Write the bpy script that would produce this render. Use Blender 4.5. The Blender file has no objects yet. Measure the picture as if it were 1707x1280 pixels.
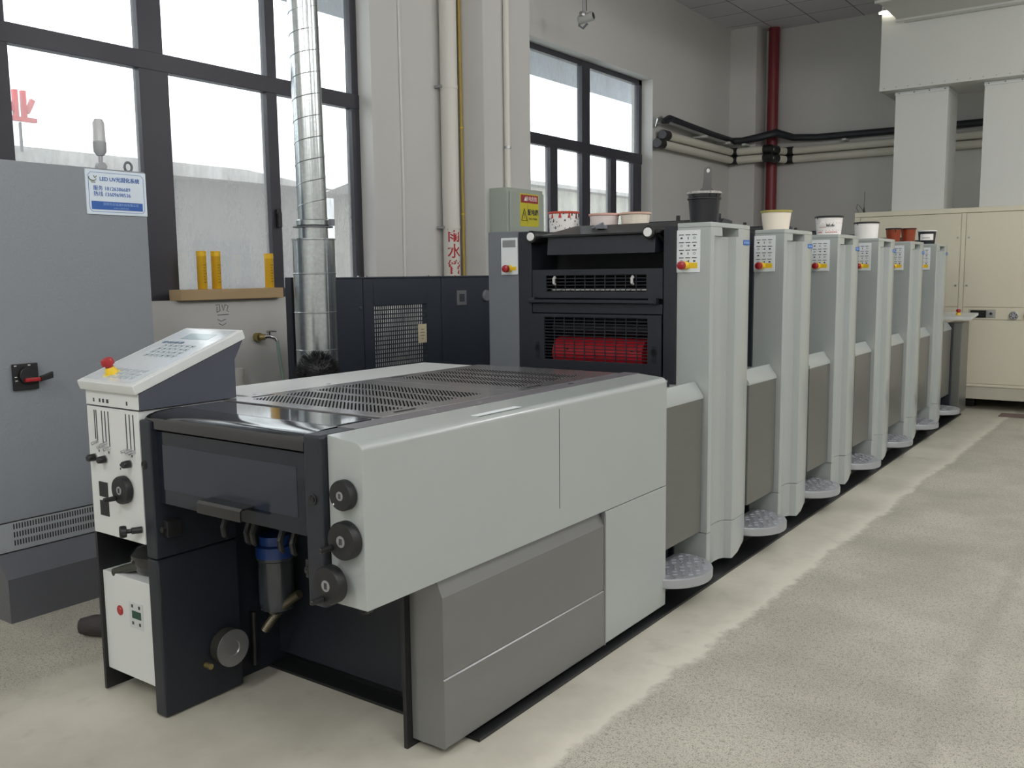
import bpy, bmesh, math, random
from mathutils import Vector, Matrix, Euler
random.seed(7)
S = bpy.context.scene
COL = S.collection
R = math.radians

# ------------------------------------------------------------------ camera
cam_d = bpy.data.cameras.new('camera')
cam_d.sensor_width = 36.0
cam_d.lens = 36.0 * 1531.94 / 1707.0
cam_d.clip_start = 0.05
cam_o = bpy.data.objects.new('camera', cam_d)
COL.objects.link(cam_o)
_y, _p, _r = R(-35.7953), R(6.7788), R(-0.66207)
_F0 = Vector((math.sin(_y), math.cos(_y), 0)); _R0 = Vector((math.cos(_y), -math.sin(_y), 0)); _U0 = Vector((0, 0, 1))
_F = _F0 * math.cos(_p) - _U0 * math.sin(_p); _U = _U0 * math.cos(_p) + _F0 * math.sin(_p)
_R2 = _R0 * math.cos(_r) + _U * math.sin(_r); _U2 = _U * math.cos(_r) - _R0 * math.sin(_r)
M = Matrix((_R2, _U2, -_F)).transposed().to_4x4()
M.translation = Vector((0, 0, 1.6))
cam_o.matrix_world = M
S.camera = cam_o

# ------------------------------------------------------------------ world, lamps, exposure
W = bpy.data.worlds.new('sky'); S.world = W; W.use_nodes = True
bg = W.node_tree.nodes['Background']
bg.inputs['Color'].default_value = (0.92, 0.96, 1.0, 1)
bg.inputs['Strength'].default_value = 4.4
S.view_settings.view_transform = 'Standard'
S.view_settings.look = 'None'
S.view_settings.gamma = 1.0
S.view_settings.use_curve_mapping = False
S.view_settings.exposure = 0.17
S.cycles.use_denoising = True
S.cycles.max_bounces = 10
S.cycles.diffuse_bounces = 5
S.cycles.transparent_max_bounces = 12
S.cycles.sample_clamp_indirect = 6.0

def lamp(name, loc, sx, sy, power, col=(1, 0.97, 0.92), rot=(0, 0, 0), portal=False):
    d = bpy.data.lights.new(name, 'AREA'); d.shape = 'RECTANGLE'; d.size = sx; d.size_y = sy
    d.energy = power; d.color = col
    if portal: d.cycles.is_portal = True
    o = bpy.data.objects.new(name, d); COL.objects.link(o); o.location = loc; o.rotation_euler = rot
    return o
# rows of hanging ceiling lamps over the aisle, out of the view; the last is an added floor fill
def bulb(loc, power, col=(1.0, 0.985, 0.96)):
    d = bpy.data.lights.new('hanging_and_fill_lamp', 'POINT'); d.energy = power; d.color = col; d.shadow_soft_size = 0.45
    o = bpy.data.objects.new('hanging_and_fill_lamp', d); COL.objects.link(o); o.location = loc
for x, y, p in ((0.9, -2.5, 90), (0.9, 1.0, 75), (0.9, 4.5, 85), (0.9, 8.0, 110), (4.0, -2.5, 70), (4.0, 1.5, 50), (4.0, 5.5, 50), (4.0, 9.5, 90), (-2.2, -1.6, 150)):  # last entry: fill lamp added in front of the press to brighten the floor
    bulb((x, y, 4.25), p)
# portals in the window openings (they give no light of their own)
lamp('window_portal', (-5.6, 3.76, 2.75), 2.6, 3.9, 1, rot=(0, R(-90), 0), portal=True)
lamp('window_portal', (-5.6, 9.33, 2.75), 2.6, 2.8, 1, rot=(0, R(-90), 0), portal=True)

# ------------------------------------------------------------------ materials
def lin(h):
    h = h.lstrip('#'); c = [int(h[i:i + 2], 16) / 255 for i in (0, 2, 4)]
    return tuple((x / 12.92 if x <= 0.04045 else ((x + 0.055) / 1.055) ** 2.4) for x in c) + (1,)
MATS = {}
def mat(name, col, rough=0.5, metal=0.0, coat=0.0, mottle=0.0, mscale=6.0, bump=0.0, bscale=40.0, stretch=(1, 1, 1), spec=0.5, emit=None, estr=0.0):
    if name in MATS: return MATS[name]
    m = bpy.data.materials.new(name); m.use_nodes = True
    nt = m.node_tree; b = nt.nodes['Principled BSDF']
    c = lin(col) if isinstance(col, str) else col
    b.inputs['Base Color'].default_value = c
    b.inputs['Roughness'].default_value = rough; b.inputs['Metallic'].default_value = metal
    b.inputs['Coat Weight'].default_value = coat; b.inputs['Coat Roughness'].default_value = 0.12
    b.inputs['Specular IOR Level'].default_value = spec
    if emit:
        b.inputs['Emission Color'].default_value = lin(emit); b.inputs['Emission Strength'].default_value = estr
    tc = nt.nodes.new('ShaderNodeTexCoord'); mp = nt.nodes.new('ShaderNodeMapping')
    mp.inputs['Scale'].default_value = stretch
    nt.links.new(tc.outputs['Object'], mp.inputs['Vector'])
    n = nt.nodes.new('ShaderNodeTexNoise'); n.inputs['Scale'].default_value = mscale; n.inputs['Detail'].default_value = 4
    nt.links.new(mp.outputs['Vector'], n.inputs['Vector'])
    if mottle > 0:
        mx = nt.nodes.new('ShaderNodeMix'); mx.data_type = 'RGBA'
        mx.inputs[6].default_value = tuple(max(0, x * (1 - mottle)) for x in c[:3]) + (1,)
        mx.inputs[7].default_value = tuple(min(1, x * (1 + mottle)) for x in c[:3]) + (1,)
        nt.links.new(n.outputs['Fac'], mx.inputs[0]); nt.links.new(mx.outputs[2], b.inputs['Base Color'])
    if bump > 0:
        n2 = nt.nodes.new('ShaderNodeTexNoise'); n2.inputs['Scale'].default_value = bscale; n2.inputs['Detail'].default_value = 3
        nt.links.new(mp.outputs['Vector'], n2.inputs['Vector'])
        bp = nt.nodes.new('ShaderNodeBump'); bp.inputs['Strength'].default_value = bump; bp.inputs['Distance'].default_value = 0.01
        nt.links.new(n2.outputs['Fac'], bp.inputs['Height']); nt.links.new(bp.outputs['Normal'], b.inputs['Normal'])
    MATS[name] = m
    return m

WALL = mat('painted_plaster', '#cfcfcc', 0.85, mottle=0.035, mscale=0.9, bump=0.05, bscale=60)
CEIL = mat('ceiling_paint', '#c3c3c6', 0.9)
FRAME = mat('window_frame_metal', '#3a3a42', 0.45)
PAINT = mat('silver_grey_press_paint', '#a5acaa', 0.34, coat=0.45, mottle=0.02, mscale=3, bump=0.02, bscale=3)
FILM = mat('film_wrapped_grey_paint', '#a9b0ae', 0.28, coat=0.6, mottle=0.03, mscale=5, bump=0.16, bscale=9, stretch=(1, 1, 0.35))
PANELW = mat('white_panel_paint', '#d2d6d5', 0.4, coat=0.15)
STEEL = mat('grey_film_steel', '#7d7e7e', 0.30, metal=0.35, mottle=0.05, mscale=3, bump=0.05, bscale=7)
STEELB = mat('brushed_steel_cover', '#7c7d7a', 0.33, metal=0.55, mottle=0.05, mscale=8, stretch=(1, 1, 6), bump=0.02)
DARK = mat('charcoal_press_paint', '#23272f', 0.42, mottle=0.05, mscale=30, bump=0.03, bscale=250)
DARK2 = mat('black_interior', '#15181d', 0.6)
NAVY = mat('slate_console_paint', '#474c57', 0.5, bump=0.03, bscale=200)
GREYP = mat('grey_pillar_paint', '#72777d', 0.45, mottle=0.04, mscale=6)
BLACK = mat('black_plastic', '#1c1d1f', 0.42)
BLACKG = mat('black_gloss', '#15161a', 0.12, coat=0.6)
CHROME = mat('chrome', '#d5d6d8', 0.15, metal=1.0)
ALU = mat('satin_aluminium', '#a9aaac', 0.32, metal=0.75)
RED = mat('red_plastic', '#a11c22', 0.35, coat=0.3)
REDR = mat('red_rubber_roller', '#c01d2c', 0.4)
YEL = mat('yellow_plastic', '#e8c52c', 0.4)
WHITE = mat('white_plastic', '#e9eae8', 0.4)
WHITEP = mat('white_print', '#dfe6e8', 0.5)
INKD = mat('dark_print', '#3b3f45', 0.6)
BLUEP = mat('blue_print', '#2f5fae', 0.5)
BLUEL = mat('light_blue_print', '#8fb2e0', 0.5)
REDP = mat('red_print', '#b0282f', 0.6)
GREENLCD = mat('green_lcd', '#1f4a3a', 0.25)
GALV = mat('galvanised_sheet', '#c3cacc', 0.22, metal=0.95, mottle=0.25, mscale=55)
SEAM = mat('dark_seam', '#2a2d30', 0.7)
TREAD = mat('tread_plate_silver', '#b4b8bd', 0.36, metal=0.5, mottle=0.06, mscale=20)
HAMMER = mat('hammered_grey_cabinet', '#858b91', 0.42, coat=0.08, bump=0.22, bscale=95)
PLINTH = mat('dark_plinth_paint', '#5a5c62', 0.28, coat=0.4, bump=0.12, bscale=120)
BEIGE = mat('beige_cabinet_paint', '#d3ceba', 0.5, mottle=0.015, mscale=2)
DUCTP = mat('duct_panel_white', '#c9cbc7', 0.55, mottle=0.02, mscale=2)
PVC = mat('white_pvc', '#dcdad2', 0.4)
PIPEW = mat('white_pipe_lagging', '#d7d5c8', 0.55)
REDPIPE = mat('red_fire_pipe', '#7d2731', 0.4)
BOXG = mat('grey_green_box_paint', '#a9b2a8', 0.45)
DBOX = mat('dark_slate_cabinet', '#333a44', 0.42, mottle=0.04, mscale=20)
WOOD = mat('raw_timber', '#b99f78', 0.7, mottle=0.15, mscale=9, stretch=(1, 0.12, 1), bump=0.1, bscale=30)
HOSEG = mat('green_hose', '#9fb8ac', 0.35)
BRASS = mat('brass', '#b0a06a', 0.35, metal=0.8)
RUBBER = mat('black_rubber', '#242325', 0.7)
TUBEY = mat('yellow_tube', '#e6b52c', 0.45, mottle=0.08, mscale=40)

# ------------------------------------------------------------------ mesh helpers
class MB:
    def __init__(s): s.bm = bmesh.new()
    def box(s, x0, x1, y0, y1, z0, z1, bev=0.0, seg=2, mtx=None):
        r = bmesh.ops.create_cube(s.bm, size=1.0); vs = r['verts']
        for v in vs:
            v.co = Vector(((x0 + x1) / 2 + v.co.x * (x1 - x0), (y0 + y1) / 2 + v.co.y * (y1 - y0), (z0 + z1) / 2 + v.co.z * (z1 - z0)))
        if bev > 0:
            s.bev = True
            es = list({e for v in vs for e in v.link_edges})
            q = bmesh.ops.bevel(s.bm, geom=es, offset=bev, segments=seg, affect='EDGES', profile=0.5)
            vs = list({v for f in q['faces'] for v in f.verts} | {v for v in vs if v.is_valid})
        if mtx is not None:
            for v in vs: v.co = mtx @ v.co
        return s
    def prism(s, poly, axis, a, b, bev=0.0):
        """poly: 2-D points in the two remaining axes (xyz order)"""
        def P(u, w, t):
            return {'x': (t, u, w), 'y': (u, t, w), 'z': (u, w, t)}[axis]
        v0 = [s.bm.verts.new(P(u, w, a)) for u, w in poly]; v1 = [s.bm.verts.new(P(u, w, b)) for u, w in poly]
        n = len(poly); fs = [s.bm.faces.new(v0), s.bm.faces.new(v1)]
        for i in range(n): fs.append(s.bm.faces.new((v0[i], v0[(i + 1) % n], v1[(i + 1) % n], v1[i])))
        bmesh.ops.recalc_face_normals(s.bm, faces=fs)
        if bev > 0:
            s.bev = True
            es = list({e for f in fs[:2] for e in f.edges})
            bmesh.ops.bevel(s.bm, geom=es, offset=bev, segments=2, affect='EDGES', profile=0.5)
        return s
    def lathe(s, prof, c, axis=(0, 0, 1), seg=32, cap=True):
        """prof: (radius, height) along axis from c"""
        ax = Vector(axis).normalized(); q = Vector((0, 0, 1)).rotation_difference(ax).to_matrix()
        c = Vector(c); rings = []
        for r, h in prof:
            if r < 1e-6: rings.append([s.bm.verts.new(c + q @ Vector((0, 0, h)))])
            else: rings.append([s.bm.verts.new(c + q @ Vector((r * math.cos(2 * math.pi * i / seg), r * math.sin(2 * math.pi * i / seg), h))) for i in range(seg)])
        fs = []
        for A, B in zip(rings, rings[1:]):
            for i in range(seg):
                j = (i + 1) % seg
                if len(A) == 1 and len(B) == 1: continue
                if len(A) == 1: fs.append(s.bm.faces.new((A[0], B[i], B[j])))
                elif len(B) == 1: fs.append(s.bm.faces.new((A[i], A[j], B[0])))
                else: fs.append(s.bm.faces.new((A[i], A[j], B[j], B[i])))
        if cap:
            for k in (0, -1):
                if len(rings[k]) > 1: fs.append(s.bm.faces.new(rings[k]))
        bmesh.ops.recalc_face_normals(s.bm, faces=fs)
        return s
    def cyl(s, p0, p1, r, r1=None, seg=24, bev=0.0):
        p0, p1 = Vector(p0), Vector(p1); L = (p1 - p0).length; r1 = r if r1 is None else r1
        if bev > 0: prof = [(r - bev, 0), (r, bev), (r1, L - bev), (r1 - bev, L)]
        else: prof = [(r, 0), (r1, L)]
        return s.lathe(prof, p0, p1 - p0, seg)
    def tube(s, pts, r, seg=10, closed=False):
        pts = [Vector(p) for p in pts]; rings = []; n = len(pts); up = None
        for i, p in enumerate(pts):
            if closed: t = (pts[(i + 1) % n] - pts[i - 1]).normalized()
            else: t = (pts[min(i + 1, n - 1)] - pts[max(i - 1, 0)]).normalized()
            if up is None:
                up = Vector((0, 0, 1)) if abs(t.z) < 0.9 else Vector((1, 0, 0))
            a = t.cross(up).normalized(); up = a.cross(t).normalized(); 
            rr = r[i] if isinstance(r, (list, tuple)) else r
            rings.append([s.bm.verts.new(p + (a * math.cos(2 * math.pi * k / seg) + up * math.sin(2 * math.pi * k / seg)) * rr) for k in range(seg)])
        fs = []
        pr = list(zip(rings, rings[1:])) + ([(rings[-1], rings[0])] if closed else [])
        for A, B in pr:
            for i in range(seg):
                j = (i + 1) % seg; fs.append(s.bm.faces.new((A[i], A[j], B[j], B[i])))
        if not closed: fs += [s.bm.faces.new(rings[0]), s.bm.faces.new(rings[-1])]
        bmesh.ops.recalc_face_normals(s.bm, faces=fs)
        return s
    def build(s, name, m, parent=None, smooth=35):
        me = bpy.data.meshes.new(name)
        org = Vector((0, 0, 0))
        if parent is not None: org = Vector(parent['_org'])
        else:
            cs = [v.co for v in s.bm.verts]
            org = Vector(((min(c.x for c in cs) + max(c.x for c in cs)) / 2, (min(c.y for c in cs) + max(c.y for c in cs)) / 2, min(c.z for c in cs)))
        for v in s.bm.verts: v.co -= org
        s_bev = getattr(s, 'bev', False)
        s.bm.to_mesh(me); s.bm.free()
        for p in me.polygons: p.use_smooth = True
        me.set_sharp_from_angle(angle=R(smooth))
        me.materials.append(m)
        o = bpy.data.objects.new(name, me); COL.objects.link(o)
        if s_bev and len(me.polygons) < 4000:
            w = o.modifiers.new('weighted_normals', 'WEIGHTED_NORMAL'); w.keep_sharp = True; w.weight = 100
        o['_org'] = tuple(org)
        if parent is not None: o.parent = parent
        else: o.location = org
        return o

def bx(name, m, parent, x0, x1, y0, y1, z0, z1, bev=0.0, seg=2):
    return MB().box(x0, x1, y0, y1, z0, z1, bev, seg).build(name, m, parent)
def cy(name, m, parent, p0, p1, r, r1=None, seg=24, bev=0.0):
    return MB().cyl(p0, p1, r, r1, seg, bev).build(name, m, parent)
def thing(name, loc, label, cat, group=None):
    o = bpy.data.objects.new(name, None); COL.objects.link(o); o.location = loc; o.empty_display_size = 0.1
    o['label'] = label; o['category'] = cat; o['_org'] = tuple(loc)
    if group: o['group'] = group
    return o
def tag(o, label, cat, group=None):
    o['label'] = label; o['category'] = cat
    if group: o['group'] = group
    return o
def struct(o): o['kind'] = 'structure'; return o
def copy_tree(o, parent=None):
    c = o.copy(); COL.objects.link(c); c.parent = parent
    for ch in list(o.children): copy_tree(ch, c)
    return c

def text(s, size, m, pos, right, up, parent, name='lettering', align='CENTER', bold=0.0, ysc=1.0, depth=0.0006):
    cu = bpy.data.curves.new(name, 'FONT'); cu.body = s; cu.size = size; cu.align_x = align; cu.align_y = 'CENTER'
    cu.extrude = depth; cu.offset = bold; cu.resolution_u = 3
    o = bpy.data.objects.new(name, cu); COL.objects.link(o)
    bpy.context.view_layer.update()
    dg = bpy.context.evaluated_depsgraph_get()
    me = bpy.data.meshes.new_from_object(o.evaluated_get(dg))
    bpy.data.objects.remove(o); bpy.data.curves.remove(cu)
    r = Vector(right).normalized(); u = Vector(up).normalized(); n = r.cross(u)
    T = Matrix((r, u, n)).transposed()
    org = Vector(parent['_org'])
    for v in me.vertices:
        v.co = Vector(pos) + T @ Vector((v.co.x, v.co.y * ysc, v.co.z)) - org
    me.materials.clear(); me.materials.append(m)
    t = bpy.data.objects.new(name, me); COL.objects.link(t); t.parent = parent; t['_org'] = tuple(org)
    return t
XR = dict(right=(0, 1, 0), up=(0, 0, 1))     # a face looking along +X
YF = dict(right=(1, 0, 0), up=(0, 0, 1))     # a face looking along -Y

# ------------------------------------------------------------------ floor material and glass
def floor_material():
    m = bpy.data.materials.new('concrete_floor'); m.use_nodes = True
    nt = m.node_tree; b = nt.nodes['Principled BSDF']; N = nt.nodes.new; L = nt.links.new
    g = N('ShaderNodeNewGeometry'); sp = N('ShaderNodeSeparateXYZ'); L(g.outputs['Position'], sp.inputs[0])
    def noise(sc, det, rough=0.55):
        n = N('ShaderNodeTexNoise'); n.inputs['Scale'].default_value = sc; n.inputs['Detail'].default_value = det
        n.inputs['Roughness'].default_value = rough; L(g.outputs['Position'], n.inputs['Vector']); return n.outputs['Fac']
    def math_(op, a, c=None, clamp=False):
        n = N('ShaderNodeMath'); n.operation = op; n.use_clamp = clamp
        for i, v in enumerate((a, c)):
            if v is None: continue
            if isinstance(v, (int, float)): n.inputs[i].default_value = v
            else: L(v, n.inputs[i])
        return n.outputs[0]
    def mix(f, a, c):
        n = N('ShaderNodeMix'); n.data_type = 'RGBA'
        if isinstance(f, (int, float)): n.inputs[0].default_value = f
        else: L(f, n.inputs[0])
        for i, v in ((6, a), (7, c)):
            if isinstance(v, str): n.inputs[i].default_value = lin(v)
            else: L(v, n.inputs[i])
        return n.outputs[2]
    def ramp(f, a, c):
        n = N('ShaderNodeMapRange'); n.inputs[1].default_value = a; n.inputs[2].default_value = c; n.interpolation_type = 'SMOOTHSTEP'
        L(f, n.inputs[0]); return n.outputs[0]
    big = noise(1.3, 5, 0.6); mid = noise(5, 6, 0.6); fine = noise(60, 4, 0.7); vf = noise(190, 2, 0.6)
    edge = math_('ADD', sp.outputs[0], math_('MULTIPLY', math_('SUBTRACT', mid, 0.5), 0.10))
    edge = math_('ADD', edge, math_('MULTIPLY', math_('SUBTRACT', big, 0.5), 0.16))
    edge = math_('SUBTRACT', edge, math_('MULTIPLY', sp.outputs[1], 0.018))
    edge = math_('ADD', edge, math_('MULTIPLY', math_('SUBTRACT', noise(22, 3), 0.5), 0.07))
    rough_f = ramp(edge, -1.63, -1.57)
    rim = math_('MULTIPLY', ramp(edge, -1.75, -1.60), math_('SUBTRACT', 1.0, rough_f))
    smooth_c = mix(ramp(big, 0.3, 0.7), '#b5b2a4', '#cecbbd')
    smooth_c = mix(math_('MULTIPLY', rim, 0.8), smooth_c, '#dad7c8')
    smooth_c = mix(math_('MULTIPLY', ramp(mid, 0.56, 0.72), 0.35), smooth_c, '#98958a')
    rough_c = mix(ramp(big, 0.3, 0.72), '#a7a497', '#c4c1b2')
    rough_c = mix(math_('MULTIPLY', ramp(fine, 0.5, 0.64), 0.5), rough_c, '#76736a')
    rough_c = mix(math_('MULTIPLY', ramp(vf, 0.55, 0.64), 0.75), rough_c, '#57544c')
    rough_c = mix(math_('MULTIPLY', ramp(vf, 0.44, 0.34), 0.45), rough_c, '#d0cdc1')
    # scuffed tyre tracks worn into the rough screed along the aisle
    tr = math_('ABSOLUTE', math_('ADD', math_('ADD', sp.outputs[0], 0.60), math_('MULTIPLY', math_('SUBTRACT', mid, 0.5), 0.18)))
    tr = math_('MULTIPLY', math_('SUBTRACT', 1.0, ramp(tr, 0.01, 0.07)), math_('MULTIPLY', ramp(big, 0.35, 0.6), 0.24))
    rough_c = mix(tr, rough_c, '#6f6c63')
    left_f = ramp(math_('ADD', math_('MULTIPLY', sp.outputs[0], -1.0), math_('MULTIPLY', math_('SUBTRACT', mid, 0.5), 0.25)), 3.55, 3.68)
    rough_f = math_('MAXIMUM', rough_f, left_f)
    L(mix(rough_f, smooth_c, rough_c), b.inputs['Base Color'])
    r = math_('ADD', 0.42, math_('MULTIPLY', rough_f, 0.3)); L(r, b.inputs['Roughness'])
    bp = N('ShaderNodeBump'); bp.inputs['Strength'].default_value = 0.25; bp.inputs['Distance'].default_value = 0.004
    h = math_('ADD', math_('MULTIPLY', math_('MULTIPLY', fine, rough_f), 1.0), math_('MULTIPLY', mid, 0.25)); L(h, bp.inputs['Height'])
    L(bp.outputs['Normal'], b.inputs['Normal'])
    return m
FLOORM = floor_material()

def tile_material():
    m = bpy.data.materials.new('ceiling_tiles'); m.use_nodes = True
    nt = m.node_tree; b = nt.nodes['Principled BSDF']; N = nt.nodes.new; L = nt.links.new
    g = N('ShaderNodeNewGeometry'); br = N('ShaderNodeTexBrick'); L(g.outputs['Position'], br.inputs['Vector'])
    br.offset = 0.0; br.inputs['Scale'].default_value = 1.0; br.inputs['Brick Width'].default_value = 0.62; br.inputs['Row Height'].default_value = 0.62
    br.inputs['Mortar Size'].default_value = 0.008; br.inputs['Mortar Smooth'].default_value = 0.3
    br.inputs['Color1'].default_value = lin('#d2d1d7'); br.inputs['Color2'].default_value = lin('#dad9de'); br.inputs['Mortar'].default_value = lin('#6d6c70')
    L(br.outputs['Color'], b.inputs['Base Color']); b.inputs['Roughness'].default_value = 0.85
    return m
def glass_material():
    m = bpy.data.materials.new('fogged_window_glass'); m.use_nodes = True
    nt = m.node_tree; nt.nodes.clear(); N = nt.nodes.new; L = nt.links.new
    out = N('ShaderNodeOutputMaterial'); g = N('ShaderNodeNewGeometry')
    sp = N('ShaderNodeSeparateXYZ'); L(g.outputs['Position'], sp.inputs[0])
    mp = N('ShaderNodeMapping'); mp.inputs['Scale'].default_value = (1, 1, 0.25); L(g.outputs['Position'], mp.inputs['Vector'])
    n = N('ShaderNodeTexNoise'); n.inputs['Scale'].default_value = 5; n.inputs['Detail'].default_value = 6; L(mp.outputs[0], n.inputs['Vector'])
    n2 = N('ShaderNodeTexNoise'); n2.inputs['Scale'].default_value = 45; n2.inputs['Detail'].default_value = 3; L(mp.outputs[0], n2.inputs['Vector'])
    # condensation: thick on the low sashes, thin on the upper lights
    mr = N('ShaderNodeMapRange'); mr.inputs[1].default_value = 3.05; mr.inputs[2].default_value = 2.2; mr.inputs[3].default_value = 0.06; mr.inputs[4].default_value = 0.50; L(sp.outputs[2], mr.inputs[0])
    a = N('ShaderNodeMath'); a.operation = 'MULTIPLY_ADD'; a.inputs[1].default_value = 0.45; L(n.outputs['Fac'], a.inputs[0]); L(mr.outputs[0], a.inputs[2])
    c = N('ShaderNodeMath'); c.operation = 'MULTIPLY_ADD'; c.inputs[1].default_value = 0.3; L(n2.outputs['Fac'], c.inputs[0]); L(a.outputs[0], c.inputs[2])
    d = N('ShaderNodeMath'); d.operation = 'SUBTRACT'; d.inputs[1].default_value = 0.33; d.use_clamp = True; L(c.outputs[0], d.inputs[0])
    tr = N('ShaderNodeBsdfTransparent'); tr.inputs[0].default_value = (0.93, 0.95, 0.95, 1)
    df = N('ShaderNodeBsdfTranslucent'); df.inputs[0].default_value = (0.28, 0.277, 0.268, 1)
    gl = N('ShaderNodeBsdfGlossy'); gl.inputs['Roughness'].default_value = 0.05
    mx = N('ShaderNodeMixShader'); L(d.outputs[0], mx.inputs[0]); L(tr.outputs[0], mx.inputs[1]); L(df.outputs[0], mx.inputs[2])
    m2 = N('ShaderNodeMixShader'); m2.inputs[0].default_value = 0.05; L(mx.outputs[0], m2.inputs[1]); L(gl.outputs[0], m2.inputs[2])
    L(m2.outputs[0], out.inputs[0])
    return m
GLASS = glass_material()
def clear_plastic(name, col, fac):
    m = bpy.data.materials.new(name); m.use_nodes = True
    nt = m.node_tree; nt.nodes.clear(); N = nt.nodes.new; L = nt.links.new
    out = N('ShaderNodeOutputMaterial'); tr = N('ShaderNodeBsdfTransparent'); tr.inputs[0].default_value = lin(col)
    gl = N('ShaderNodeBsdfGlossy'); gl.inputs['Roughness'].default_value = 0.08
    fr = N('ShaderNodeFresnel'); fr.inputs[0].default_value = 1.5
    ad = N('ShaderNodeMath'); ad.operation = 'ADD'; ad.inputs[1].default_value = fac; L(fr.outputs[0], ad.inputs[0])
    mx = N('ShaderNodeMixShader'); L(ad.outputs[0], mx.inputs[0]); L(tr.outputs[0], mx.inputs[1]); L(gl.outputs[0], mx.inputs[2])
    L(mx.outputs[0], out.inputs[0]); return m
SMOKE = clear_plastic('smoked_plastic', '#4c5360', 0.03)

# ------------------------------------------------------------------ setting
XW = -5.5; YB = 13.58; ZC = 5.1
struct(bx('floor', FLOORM, None, -5.8, 7.0, -5.0, 13.9, -0.15, 0.0))
struct(bx('ceiling', tile_material(), None, -5.8, 7.0, -5.0, 13.9, ZC, ZC + 0.15))
b = MB()
W1 = (1.80, 5.69); W2 = (7.93, 10.73); SZ = (1.45, 4.02)
b.box(-5.8, XW, -5.0, 13.9, 0, SZ[0]); b.box(-5.8, XW, -5.0, 13.9, SZ[1], ZC)
for a0, a1 in ((-5.0, W1[0]), (W1[1], W2[0]), (W2[1], 13.9)): b.box(-5.8, XW, a0, a1, SZ[0], SZ[1])
wl = struct(b.build('wall_left', WALL))
struct(bx('wall_back', WALL, None, -5.5, 7.0, YB, 13.9, 0, ZC))
struct(bx('wall_right', WALL, None, 7.0, 7.3, -5.0, 13.9, 0, ZC))
struct(bx('wall_front', WALL, None, -5.5, 7.0, -5.3, -5.0, 0, ZC))
struct(bx('wall_column_left', WALL, None, XW, -5.1, 6.69, 7.42, 0, ZC))
struct(bx('wall_column_back', WALL, None, XW, -5.1, 13.18, YB, 0, ZC))

def window(name, y0, y1, lower, upper):
    f = MB(); xa, xb = -5.72, -5.655
    f.box(xa, xb, y0, y0 + .075, *SZ); f.box(xa, xb, y1 - .075, y1, *SZ)
    f.box(xa, xb, y0, y1, SZ[0], SZ[0] + .07); f.box(xa, xb, y0, y1, SZ[1] - .06, SZ[1])
    f.box(xa, xb + .012, y0, y1, 2.985, 3.105, .006)
    for a, c in upper: f.box(xa, xb + .006, a, c, 3.0, SZ[1], .004)
    for a, c in lower: f.box(xa, xb + .008, a, c, SZ[0], 3.0, .004)
    o = struct(f.build(name, FRAME))
    bx('glass', GLASS, o, -5.692, -5.686, y0 + .03, y1 - .03, SZ[0] + .03, SZ[1] - .03)
    return o
w1 = window('window_1', W1[0], W1[1], [(2.70, 2.815), (3.66, 3.88), (4.715, 4.815), (5.60, 5.69)], [(2.74, 2.81), (3.67, 3.85), (4.73, 4.82)])
w2 = window('window_2', W2[0], W2[1], [(8.60, 8.745), (9.265, 9.445), (9.93, 10.07), (10.50, 10.66)], [(9.27, 9.445)])
# latch on the casement of window_1
MB().box(-5.65, -5.60, 4.755, 4.78, 1.98, 2.10, .006).box(-5.64, -5.615, 4.75, 4.785, 2.08, 2.12, .006).build('latch', BLACK, w1)
# pencilled handwriting on the plaster below the window
h = MB()
for st in ([(-.05, .07), (-.02, .075), (-.015, .03), (-.045, .02)], [(-.04, .06), (-.042, .02)], [(0, .07), (.012, .03), (.03, .075)], [(.035, .07), (.055, .06), (.04, .03), (.06, .02)], [(-.04, .0), (.055, .002)],
           [(-.04, -.03), (-.01, -.045), (.03, -.03)], [(-.03, -.06), (0, -.075), (.03, -.06)], [(-.02, -.10), (.02, -.115)], [(-.02, -.14), (.01, -.15)], [(-.012, -.13), (.012, -.16)],
           [(-.02, -.185), (-.005, -.185)], [(.01, -.185), (.02, -.19)], [(0, -.21), (.004, -.25)], [(-.02, -.23), (.015, -.245)]):
    h.tube([(XW + .0005, 4.112 + u, 1.34 + w) for u, w in st], 0.0022, 5)
h.build('handwriting', INKD, wl)

# outside: yard, a long low building and the eave over the windows
struct(bx('ground', mat('yard_concrete', '#a9a9a6', 0.9, mottle=0.05, mscale=1), None, -60, -5.8, -25, 60, -0.25, -0.1))
BLD = mat('neighbour_wall', '#5f5c5a', 0.9, mottle=0.08, mscale=0.4); ROOFM = mat('neighbour_roof', '#7d7a76', 0.8, mottle=0.06, mscale=0.5)
t = thing('neighbouring_building', (-22, 8, -.1), 'long low grey building across the yard, blurred by the fogged windows', 'building')
bx('wall', BLD, t, -25, -19, -6, 17, -.1, 3.9)
MB().prism([(-25.6, 3.9), (-18.4, 3.9), (-22, 4.7)], 'y', -6.5, 17.5).build('roof', ROOFM, t)
T_BLD = t
for yy in (-4, 0.5, 5, 9.5, 13.5): bx('window', FRAME, t, -19.02, -18.98, yy, yy + 1.6, 1.2, 2.5)
t = thing('neighbouring_building', (-17, 27, -.1), 'pale shed with a low roof seen through the lower panes of the far window', 'building')
bx('wall', mat('shed_wall', '#b5b3a6', 0.9, mottle=0.05, mscale=0.4), t, -20, -14, 19, 36, -.1, 3.9)
MB().prism([(-20.4, 3.9), (-13.6, 3.9), (-17, 4.6)], 'y', 18.6, 36.4).build('roof', ROOFM, t)
h_ = text('业', .72, REDP, (-20.5, 10.38, 5.27), (0, 1, 0), (0, 0, 1), T_BLD, name='roof_letter', bold=.02, depth=.05)
bx('letter_post', FRAME, T_BLD, -20.56, -20.5, 10.36, 10.40, 4.3, 5.0)
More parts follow.
